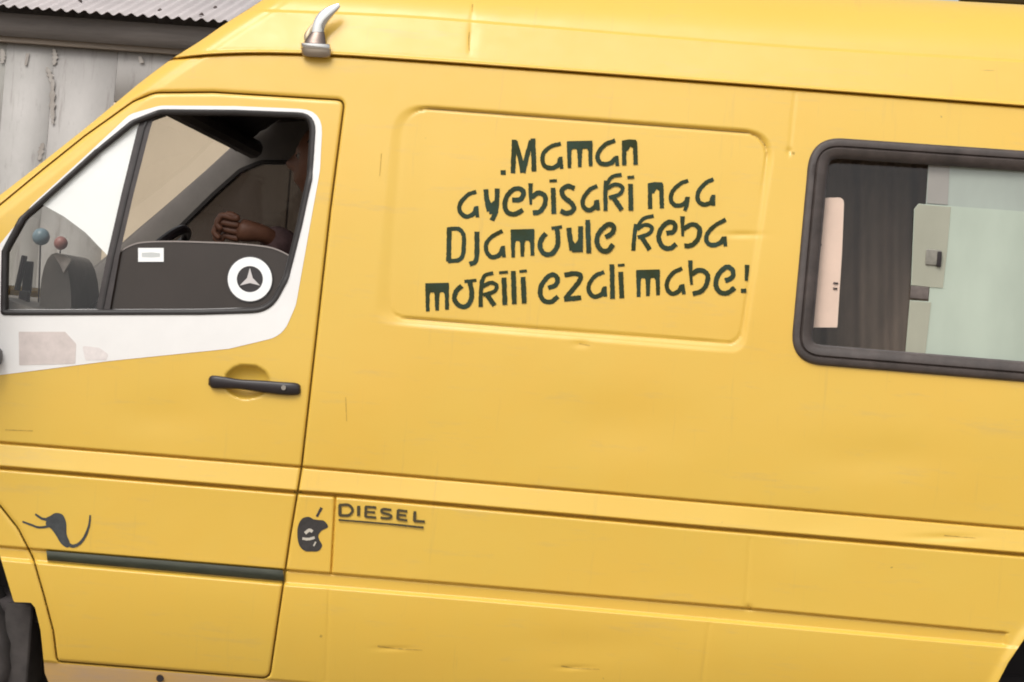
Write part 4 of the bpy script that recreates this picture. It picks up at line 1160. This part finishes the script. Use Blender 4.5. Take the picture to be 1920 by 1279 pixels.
# ------------------------------------------------------------------ driver
def skinmesh(name, pts, edges, m, parent, root=0, sub=2):
    me = bpy.data.meshes.new(name); me.from_pydata([tuple(p[0]) for p in pts], edges, []); me.update()
    o = bpy.data.objects.new(name, me); scene.collection.objects.link(o)
    o.modifiers.new('skin', 'SKIN'); me.materials.append(m)
    for i, v in enumerate(me.skin_vertices[0].data):
        r = pts[i][1]; v.radius = r if hasattr(r, '__len__') else (r, r); v.use_root = (i == root)
    o.modifiers['skin'].use_smooth_shade = True
    s = o.modifiers.new('sub', 'SUBSURF'); s.levels = sub; s.render_levels = sub
    if parent is not None:
        o.parent = parent; o.matrix_parent_inverse = parent.matrix_world.inverted()
    return o
def driver():
    Yd = .50
    hip = ipoint(655, 770, Yd)
    root = empty('person', tuple(hip-Vector((0, 0, .08))))
    tag(root, 'driver in dark maroon top with one hand on the steering wheel', 'person')
    head = ipoint(612, 302, Yd)
    neck = Vector((head.x+.045, Yd, head.z-.17)); chest = Vector((hip.x-.02, Yd, hip.z+.36)); chest.x = (hip.x+neck.x)/2+.02
    sh_n = Vector((neck.x+.04, Yd-.17, neck.z-.09)); sh_f = Vector((neck.x+.04, Yd+.17, neck.z-.09))
    hand = ipoint(442, 430, .42); wr = hand+Vector((.085, .035, -.004))
    el_f = Vector(((wr.x+sh_f.x)/2+.03, Yd+.20, wr.z-.12)); 
    el_n = Vector((sh_n.x-.10, Yd-.22, sh_n.z-.30)); hand_n = Vector((hip.x-.38, Yd-.12, hip.z+.16)); wr_n = hand_n+Vector((.07, 0, .01))
    kn = [Vector((hip.x-.45, Yd+s*.13, hip.z+.06)) for s in (-1, 1)]; an = [Vector((hip.x-.62, Yd+s*.13, hip.z-.36)) for s in (-1, 1)]
    # body: one continuous skinned mesh (torso, neck, arms, legs)
    pts = [(hip, .13), ((hip+chest)/2, .125), (chest, (.15, .13)), (neck+Vector((.01, 0, -.08)), .085), (neck, .055), (neck+Vector((-.02, 0, .06)), .055),
           (sh_n, .065), (el_n, .046), (wr_n, .03), (sh_f, .065), (el_f, .044), (wr, .028),
           (hip+Vector((-.06, -.10, 0)), .09), (kn[0], .062), (an[0], .045), (an[0]+Vector((-.16, 0, -.05)), .035), (hip+Vector((-.06, .10, 0)), .09), (kn[1], .062), (an[1], .045), (an[1]+Vector((-.16, 0, -.05)), .035),
           (hand+Vector((-.006, .004, 0)), (.046, .036)), (hand_n+Vector((-.006, 0, 0)), (.044, .034))]
    ed = [(0, 1), (1, 2), (2, 3), (3, 4), (4, 5), (3, 6), (6, 7), (7, 8), (3, 9), (9, 10), (10, 11), (0, 12), (12, 13), (13, 14), (14, 15), (0, 16), (16, 17), (17, 18), (18, 19), (11, 20), (8, 21)]
    skinmesh('body', pts, ed, M['skin'], root)
    # fingers curled forward round the rim
    for (hc, ndir) in ((hand, 1), (hand_n, 1)):
        for k in range(4):
            G = 1.25
            off = (k-1.5)*.019*G; ln = (.030, .035, .033, .025)[k]*G
            a = hc+Vector((-.005, off*.5, off*-.85+.004)); b = a+Vector((-ln*1.1, 0, .006)); c2 = b+Vector((-ln*.35, .0, -ln*.8)); d2 = c2+Vector((ln*.55, .0, -ln*.45))
            skinmesh('finger', [(a+Vector((.02, 0, 0)), .0135), (a, .0132), (b, .0122), (c2, .0112), (d2, .0095)], [(0, 1), (1, 2), (2, 3), (3, 4)], M['skin'], root, 0, 2)
        a = hc+Vector((.012, -.012, .026)); skinmesh('thumb', [(a, .013), (a+Vector((-.022, -.010, .018)), .0115), (a+Vector((-.046, -.006, .018)), .009)], [(0, 1), (1, 2)], M['skin'], root, 0, 2)
    # head
    bm = bmesh.new(); bmesh.ops.create_uvsphere(bm, u_segments=36, v_segments=26, radius=1)
    for v in bm.verts:
        x, y, z = v.co
        x2, y2, z2 = x*.098, y*.076, z*.122
        if z < -.1: k = (-.1-z)/.9; x2 -= .012*k; y2 *= 1-.30*k; x2 *= 1-.12*k if x > 0 else 1
        if x < 0:
            g = math.exp(-(y/.16)**2)
            x2 -= .026*g*math.exp(-((z+.18)/.15)**2)+.012*g*math.exp(-((z+.02)/.16)**2)          # nose
            x2 -= .011*math.exp(-(y/.34)**2)*math.exp(-((z+.50)/.08)**2)+.011*math.exp(-(y/.34)**2)*math.exp(-((z+.62)/.07)**2)   # lips
            x2 -= .008*math.exp(-(y/.3)**2)*math.exp(-((z+.86)/.12)**2)                            # chin
            x2 += .010*math.exp(-((abs(y)-.36)/.16)**2)*math.exp(-((z-.06)/.10)**2)                # eye sockets
            x2 -= .005*math.exp(-((abs(y)-.36)/.3)**2)*math.exp(-((z-.24)/.07)**2)                 # brow
        v.co = head+Vector((x2, y2, z2))
    hd_ = from_bm('head', bm, M['skin'], root, auto=80)
    for s in (-1, 1):
        bm = bmesh.new(); bmesh.ops.create_uvsphere(bm, u_segments=14, v_segments=10, radius=.0115, matrix=Matrix.Translation(head+Vector((-.079, s*.029, .007)))); from_bm('eye', bm, M['eye'], hd_)
        bm = bmesh.new(); bmesh.ops.create_uvsphere(bm, u_segments=10, v_segments=8, radius=.0055, matrix=Matrix.Translation(head+Vector((-.0875, s*.030, .007)))); from_bm('iris', bm, M['hair'], hd_)
        bm = bmesh.new(); tube(bm, [head+Vector((.012+.022*math.cos(a), s*(.078+.006*math.sin(a)), .0+.032*math.sin(a))) for a in np.linspace(-2.6, 2.2, 12)], .0075, 8); from_bm('ear', bm, M['skin'], hd_)
    bm = bmesh.new(); bmesh.ops.create_uvsphere(bm, u_segments=32, v_segments=20, radius=1)
    for v in bm.verts:
        x, y, z = v.co; k = 1+.03*math.sin(31*x)*math.sin(27*y+13*z)
        v.co = head+Vector((.010+x*.098*k, y*.081*k, .010+z*.121*k))
    bmesh.ops.delete(bm, geom=[v for v in bm.verts if (v.co-head).z < .045-.9*((v.co-head).x+.055) or (v.co-head).z < -.05], context='VERTS')
    from_bm('hair', bm, M['hair'], hd_, auto=80)
    # clothes
    pts = [(hip+Vector((0, 0, .02)), .142), ((hip+chest)/2, .137), (chest, (.163, .143)), (neck+Vector((.01, 0, -.075)), .098), (neck+Vector((.005, 0, -.03)), .066),
           (sh_n, .077), (el_n, .058), (el_n*.45+wr_n*.55, .046), (sh_f, .085), (el_f, .072), (wr*.97+el_f*.03, .058)]
    skinmesh('shirt', pts, [(0, 1), (1, 2), (2, 3), (3, 4), (3, 5), (5, 6), (6, 7), (3, 8), (8, 9), (9, 10)], M['shirt'], root)
    pts = [(hip+Vector((0, 0, -.01)), .15), (hip+Vector((-.06, -.10, 0)), .102), (kn[0], .076), (an[0]+Vector((0, 0, .04)), .062), (hip+Vector((-.06, .10, 0)), .102), (kn[1], .076), (an[1]+Vector((0, 0, .04)), .062)]
    skinmesh('trousers', pts, [(0, 1), (1, 2), (2, 3), (0, 4), (4, 5), (5, 6)], M['trouser'], root)
driver()

# ------------------------------------------------------------------ scuffs and drips on the paint
sm = mat('brown_scuff', (.52, .33, .06), .8, noise=.3, nscale=60)
for pts, w_ in (([(886, 8), (885, 22)], (3.5, 2)), ([(880, 60), (879, 80), (880, 96)], (2.2, 1.2)), ([(708, 1211), (740, 1216), (792, 1219)], (2.6, 1.4)), ([(1052, 1249), (1080, 1253), (1124, 1255)], (2.6, 1.2)),
                ([(1086, 644), (1096, 646), (1106, 648)], (3, 1.5)), ([(648, 745), (650, 790)], (1.6, 1.0)), ([(1400, 1138), (1408, 1141)], (6, 4)), ([(10, 806), (62, 808)], (2.0, 1.2)), ([(1484, 286), (1490, 288)], (5, 4)),
                ([(1688, 178), (1694, 180)], (6, 3)), ([(1770, 1004), (1830, 1009)], (2, 1)), ([(600, 1192), (604, 1194)], (5, 4)), ([(715, 288), (712, 330)], (2.0, 1.0))):
    strokes('scuff_mark', [('s', pts, w_)], sm, van, -.0008)
